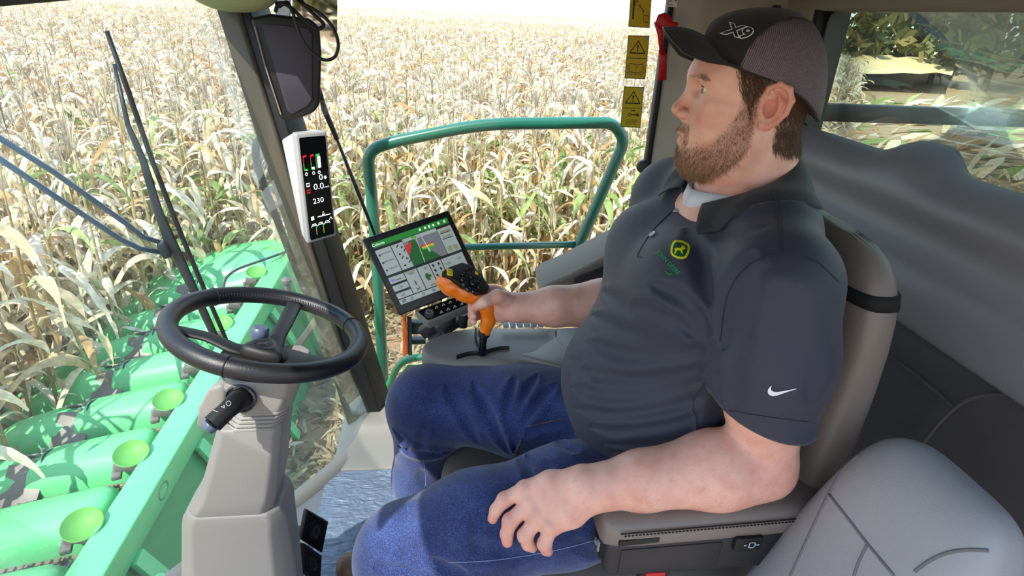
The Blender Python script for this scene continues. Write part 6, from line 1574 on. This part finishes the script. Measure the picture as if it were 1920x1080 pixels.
sq = OnCloth((1466, 734), (27, 0.5), (0, -18), .0014); emb('sleeve_mark', M_embw, lambda mb: sq.put(mb, poly_tris([(-1.0, .0), (-.97, .25), (-.85, .48), (-.70, .62), (-.78, .38), (-.74, .16), (-.58, .02), (-.30, .0), (.1, .1), (.5, .22), (.98, .38), (1.0, .33), (.5, .08), (.1, -.14), (-.3, -.35), (-.6, -.44), (-.85, -.36), (-.96, -.2)])))
cl = sheet('collar', COLLAR, M_polo2, shirt, thick=.002, sub=2)
# undershirt
ut = [[np.array([.478, .89, 1.115]) + np.array([math.cos(t) * r, -math.sin(t) * r * .95, h - .02 * (abs(t) / 3.14)]) for t in np.linspace(-PI, PI, 33)] for r, h in ((.066, .016), (.071, .019), (.075, .004), (.080, -.06))]
sheet('undershirt', ut, mat('white_cotton', '#d4d6e2', .8), person, thick=.002)
# ---- jeans and boots
je = SDF()
je.add(s_ell((.43, .89, .585), (.145, .190, .115)))
je.chain([(.40, .81, .585), (.22, .765, .570), (.06, .742, .545), (-.055, .738, .505)], [.100, .096, .092, .083], .05); je.add(s_ell((-.065, .735, .495), (.078, .08, .085)), .03)
je.chain([(-.055, .735, .495), (-.085, .742, .27), (-.075, .75, .09)], [.080, .070, .066], .04)
je.chain([(.40, .975, .590), (.20, 1.055, .555), (.03, 1.10, .550)], [.106, .098, .088], .05); je.add(s_ell((-.03, 1.105, .545), (.088, .085, .088)), .03)
je.chain([(-.025, 1.105, .54), (-.040, 1.105, .33), (-.045, 1.105, .09)], [.084, .070, .066], .04)
lo, hi = np.array([-.20, .60, .02]), np.array([.62, 1.26, .76])
V0, Q0 = nets(je, lo, hi, .011); b0 = bvh_of(V0, Q0)
strokes(je, b0, [
    ([(835, 720), (870, 780), (905, 850)], 0.0115, 0.0072), ([(885, 715), (925, 790), (955, 850)], 0.0115, 0.0087), ([(965, 705), (955, 770), (965, 850)], 0.0115, 0.0101), ([(1010, 700), (975, 760), (968, 850)], 0.0098, 0.0087), ([(1045, 720), (995, 770), (970, 840)], 0.0098, 0.0087),
    ([(735, 800), (770, 840), (800, 850)], 0.0082, 0.0087), ([(745, 835), (790, 852), (850, 845)], 0.0082, 0.0101), ([(800, 790), (790, 840), (830, 852)], 0.0082, 0.0058), ([(1060, 800), (1010, 800), (975, 830)], 0.0082, 0.0072), ([(1085, 850), (1030, 825), (980, 845)], 0.0098, 0.0072),
    ([(975, 855), (990, 880), (995, 905)], 0.0082, 0.0087), ([(990, 850), (1010, 872), (1040, 880)], 0.0082, 0.0058), ([(790, 880), (795, 900), (797, 930)], 0.0098, 0.0043),
    ([(800, 1050), (840, 1065), (880, 1080)], 0.0098, 0.0087), ([(700, 1062), (740, 1066), (790, 1080)], 0.0082, 0.0072), ([(880, 1020), (930, 1035), (1000, 1040)], 0.0131, 0.0058), ([(920, 985), (935, 1010), (930, 1040)], 0.0115, 0.0058), ([(1080, 1010), (1100, 1030), (1130, 1045)], 0.0098, 0.0058), ([(760, 950), (765, 990), (760, 1040)], 0.0164, 0.0043)])
V, Q = nets(je, lo, hi, .0045); V = relax(V, Q, 2, .5); 
Vj, Qj = keep_faces(V, Q, V[:, 2] > .075)
jeans = link('jeans', np_mesh('jeans', Vj, Qj), M_denim, person, angle=180)
jb = bvh_of(V, Q); M_thread = mat('denim_thread', '#7d8bb4', .7); M_rustthread = mat('rust_thread', '#8a5a3c', .7)
def jstitch(pts, m=M_thread, r=.0007, name='seam'):
    S_ = [hit(jb, p[0], p[1], .0006) for p in smooth_path([np.array(p + (0,), float) for p in pts], 8)]; S_ = [s for s in S_ if s is not None]; ok = [S_[0]] if S_ else []
    for s in S_[1:]:
        if np.linalg.norm(s - ok[-1]) > .08: break
        ok.append(s)
    if len(ok) > 2: MB().tube(ok, r, 5).build(name, m, jeans, angle=180)
jstitch([(794, 862), (798, 892), (797, 925)]); jstitch([(840, 1055), (930, 1050), (1040, 1032), (1128, 1010)]); jstitch([(990, 800), (1010, 795), (1060, 785)], M_rustthread); jstitch([(985, 812), (972, 838), (968, 860)], M_rustthread); jstitch([(1075, 800), (1090, 850)], M_thread)
M_boot = mat('brown_boot_leather', '#6d4f3a', .5, bump=.4, scale=200)
for y, x in ((.75, -.10), (1.105, -.065)):
    bo = SDF(); bo.chain([(x + .03, y, .12), (x + .03, y, .05)], [.055, .05], .02); bo.chain([(x + .04, y, .045), (x - .06, y, .045), (x - .17, y, .038)], [.045, .047, .038], .03); bo.add(s_box((x - .05, y, .016), (.15, .046, .015), .012), .01)
    Vb, Qb = block(bo, .006); Vb[:, 2] = np.maximum(Vb[:, 2], .008); link('boot', np_mesh('boot', Vb, Qb), M_boot, person, angle=180)
# ---- cap
M_capf = cloth_mat('black_cap_twill', '#17161a', 1300, .5, .85, .2, .2)
def mesh_mat():
    m = bpy.data.materials.new('cap_mesh'); m.use_nodes = True; n = m.node_tree.nodes; L = m.node_tree.links; p = n['Principled BSDF']; tc = n.new('ShaderNodeUVMap') if 0 else n.new('ShaderNodeTexCoord')
    mp_ = n.new('ShaderNodeMapping'); mp_.inputs['Rotation'].default_value = (0, math.radians(-16), 0); L.new(tc.outputs['Object'], mp_.inputs[0])
    w1 = n.new('ShaderNodeTexWave'); w1.inputs['Scale'].default_value = 130; w1.inputs['Distortion'].default_value = .4; w1.bands_direction = 'X'; L.new(mp_.outputs[0], w1.inputs['Vector'])
    t = n.new('ShaderNodeTexNoise'); t.inputs['Scale'].default_value = 500; L.new(tc.outputs['Object'], t.inputs['Vector'])
    ml = n.new('ShaderNodeMath'); ml.operation = 'MULTIPLY'; L.new(w1.outputs['Fac'], ml.inputs[0]); L.new(t.outputs['Fac'], ml.inputs[1])
    cr = n.new('ShaderNodeValToRGB'); e = cr.color_ramp.elements; e[0].position = .08; e[0].color = lin('#4f474f'); e[1].position = .7; e[1].color = lin('#877d89'); L.new(ml.outputs[0], cr.inputs[0]); L.new(cr.outputs[0], p.inputs['Base Color']); p.inputs['Roughness'].default_value = .75
    b = n.new('ShaderNodeBump'); b.inputs['Strength'].default_value = .6; b.inputs['Distance'].default_value = .001; L.new(w1.outputs['Fac'], b.inputs['Height']); L.new(b.outputs[0], p.inputs['Normal'])
    return m
M_capm = mesh_mat()
capo = bpy.data.objects.new('cap', None); COL.objects.link(capo); capo.parent = person; capo.location = Vector(v3(hw(cm(0, 0, 8)))) - Vector(person.location)
EDGE = lambda az: float(np.interp(abs((az + PI) % (2 * PI) - PI), np.radians([0, 20, 40, 60, 90, 120, 150, 180]), [10.1, 9.3, 7.7, 6.4, 5.1, 3.0, .2, -1.0]))
def crown(az, el):
    """az 0 in front, el 0 at the edge .. 1 at the top; head centimetres"""
    ca, sa = math.cos(az), math.sin(az); q = math.sin(el * PI / 2) ** .92; r = max(0.0, 1 - q ** 2.35) ** (1 / 2.35)
    f = -.3 + ca * r * (9.2 if ca > 0 else 9.4); l = sa * r * 8.1; e = EDGE(az)
    return np.array([f, l, e + (14.3 - e) * q])
NA, NE = 72, 20
grid = np.array([[crown(2 * PI * a / NA, e / NE) for a in range(NA)] for e in range(NE + 1)])
def panel(name, m, front):
    mb = MB(); mb.add([hw(x / 100) for r in grid for x in r], [(e * NA + a, e * NA + (a + 1) % NA, (e + 1) * NA + (a + 1) % NA, (e + 1) * NA + a) for e in range(NE) for a in range(NA)])
    me = bpy.data.meshes.new(name); me.from_pydata(mb.v, [], mb.f); bm = bmesh.new(); bm.from_mesh(me); bmesh.ops.remove_doubles(bm, verts=bm.verts, dist=1e-5)
    src = bm; out_ = bmesh.new()
    for sd_ in (1, -1):                                                        # the seam runs from the brim's end up and back over the crown
        bh = src.copy()
        bmesh.ops.bisect_plane(bh, geom=bh.verts[:] + bh.edges[:] + bh.faces[:], plane_co=v3(HO), plane_no=Vector(v3(HL * sd_)), clear_inner=True)
        pn_ = Vector(v3(HF + HU * .316 - HL * sd_ * 1.53)).normalized() * (1 if front else -1)
        bmesh.ops.bisect_plane(bh, geom=bh.verts[:] + bh.edges[:] + bh.faces[:], plane_co=v3(hw(cm(4.3, sd_ * 7.3, 7.6))), plane_no=pn_, clear_inner=True)
        mt_ = bpy.data.meshes.new('half'); bh.to_mesh(mt_); out_.from_mesh(mt_); bpy.data.meshes.remove(mt_); bh.free()
    src.free(); bm = out_; bmesh.ops.remove_doubles(bm, verts=bm.verts, dist=1e-5)
    bmesh.ops.recalc_face_normals(bm, faces=bm.faces); bm.to_mesh(me); bm.free()
    o = link(name, me, m, capo, angle=180); md = o.modifiers.new('solid', 'SOLIDIFY'); md.thickness = .002; md.offset = 0; return o
panel('front_panel', M_capf, True); panel('mesh_panel', M_capm, False)
TT = [0, .2, .35, .6, .8, 1.0]
ROOT_ = np.array([(9.0, 0, 10.1), (8.7, 1.8, 9.6), (8.2, 3.2, 8.9), (7.0, 5.4, 7.6), (5.8, 6.6, 6.8), (4.2, 7.4, 6.3)]); OUT_ = np.array([(15.2, 0, 11.0), (14.9, 1.9, 10.4), (14.0, 3.5, 9.3), (11.9, 5.8, 7.4), (8.8, 7.0, 6.5), (4.3, 7.5, 6.2)])
rows = []
for i in range(11):
    s = i / 10; row = []
    for j in range(49):
        t = -1 + 2 * j / 48; a = abs(t); sg = 1 if t >= 0 else -1
        r_ = np.array([np.interp(a, TT, ROOT_[:, k]) for k in range(3)]); o_ = np.array([np.interp(a, TT, OUT_[:, k]) for k in range(3)])
        p = r_ + (o_ - r_) * s; p[1] *= sg; p[2] += p[1] * .07 * s + .5 * math.sin(s * PI) * (1 - a)
        row.append(hw(p / 100))
    rows.append(row)
brim = sheet('brim', rows, M_capf, capo, thick=.0035, sub=1)
for s in (3, 4, 5, 6, 7, 8, 9):
    L_ = [rows[s][j] + np.array([0, 0, .0019]) for j in range(3, 46)]; MB().tube(L_, .0004, 5).build('brim_stitch', mat('grey_thread', '#4c4a50', .7), brim, angle=180)
MB().tube([hw(crown(a, 0.0) / 100) for a in np.linspace(0, 2 * PI, 73)[:-1]], .0016, 6, closed=True).build('sweatband_edge', M_capf, capo, angle=180)
MB().lathe([(.0, .005), (.006, .004), (.0075, 0)], hw(cm(-.3, 0, 14.3)), (0, 0, 1), 16).build('top_button', M_capf, capo)
cbv = bvh_of(np.array([hw(g / 100) for r in grid for g in r]), [(e * NA + a, e * NA + (a + 1) % NA, (e + 1) * NA + (a + 1) % NA, (e + 1) * NA + a) for e in range(NE) for a in range(NA)])
class OnCap(OnCloth):
    def p(s, x, y, k=1):
        d = Vector(v3(ray(s.c[0] + s.ux[0] * x + s.uy[0] * y, s.c[1] + s.ux[1] * x + s.uy[1] * y))).normalized(); h = cbv.ray_cast(Vector(v3(CAM)), d)
        if h[0] is None: return hw(cm(5, 5, 10))
        n = h[1] if h[1].dot(d) < 0 else -h[1]; return np.array(h[0] + n * s.lift * k)
cq = OnCap((1382, 60), (27, 6.5), (3, -15.5), .0016)
def capemb(name, m, off, k, sc):
    v, f = text_tris('X9', 2.0, .35, off, 1.0); mb = MB(); cq.put(mb, ([(x * .74 * sc, y * sc * 1.0) for x, y in v], f), k=k); mb.build(name, m, capo, smooth=False, fix=False)['kind'] = 'stuff'
capemb('emblem_outline', M_embw, .155, 1.0, .93); capemb('emblem_fill', M_capf, .055, 1.3, .93)
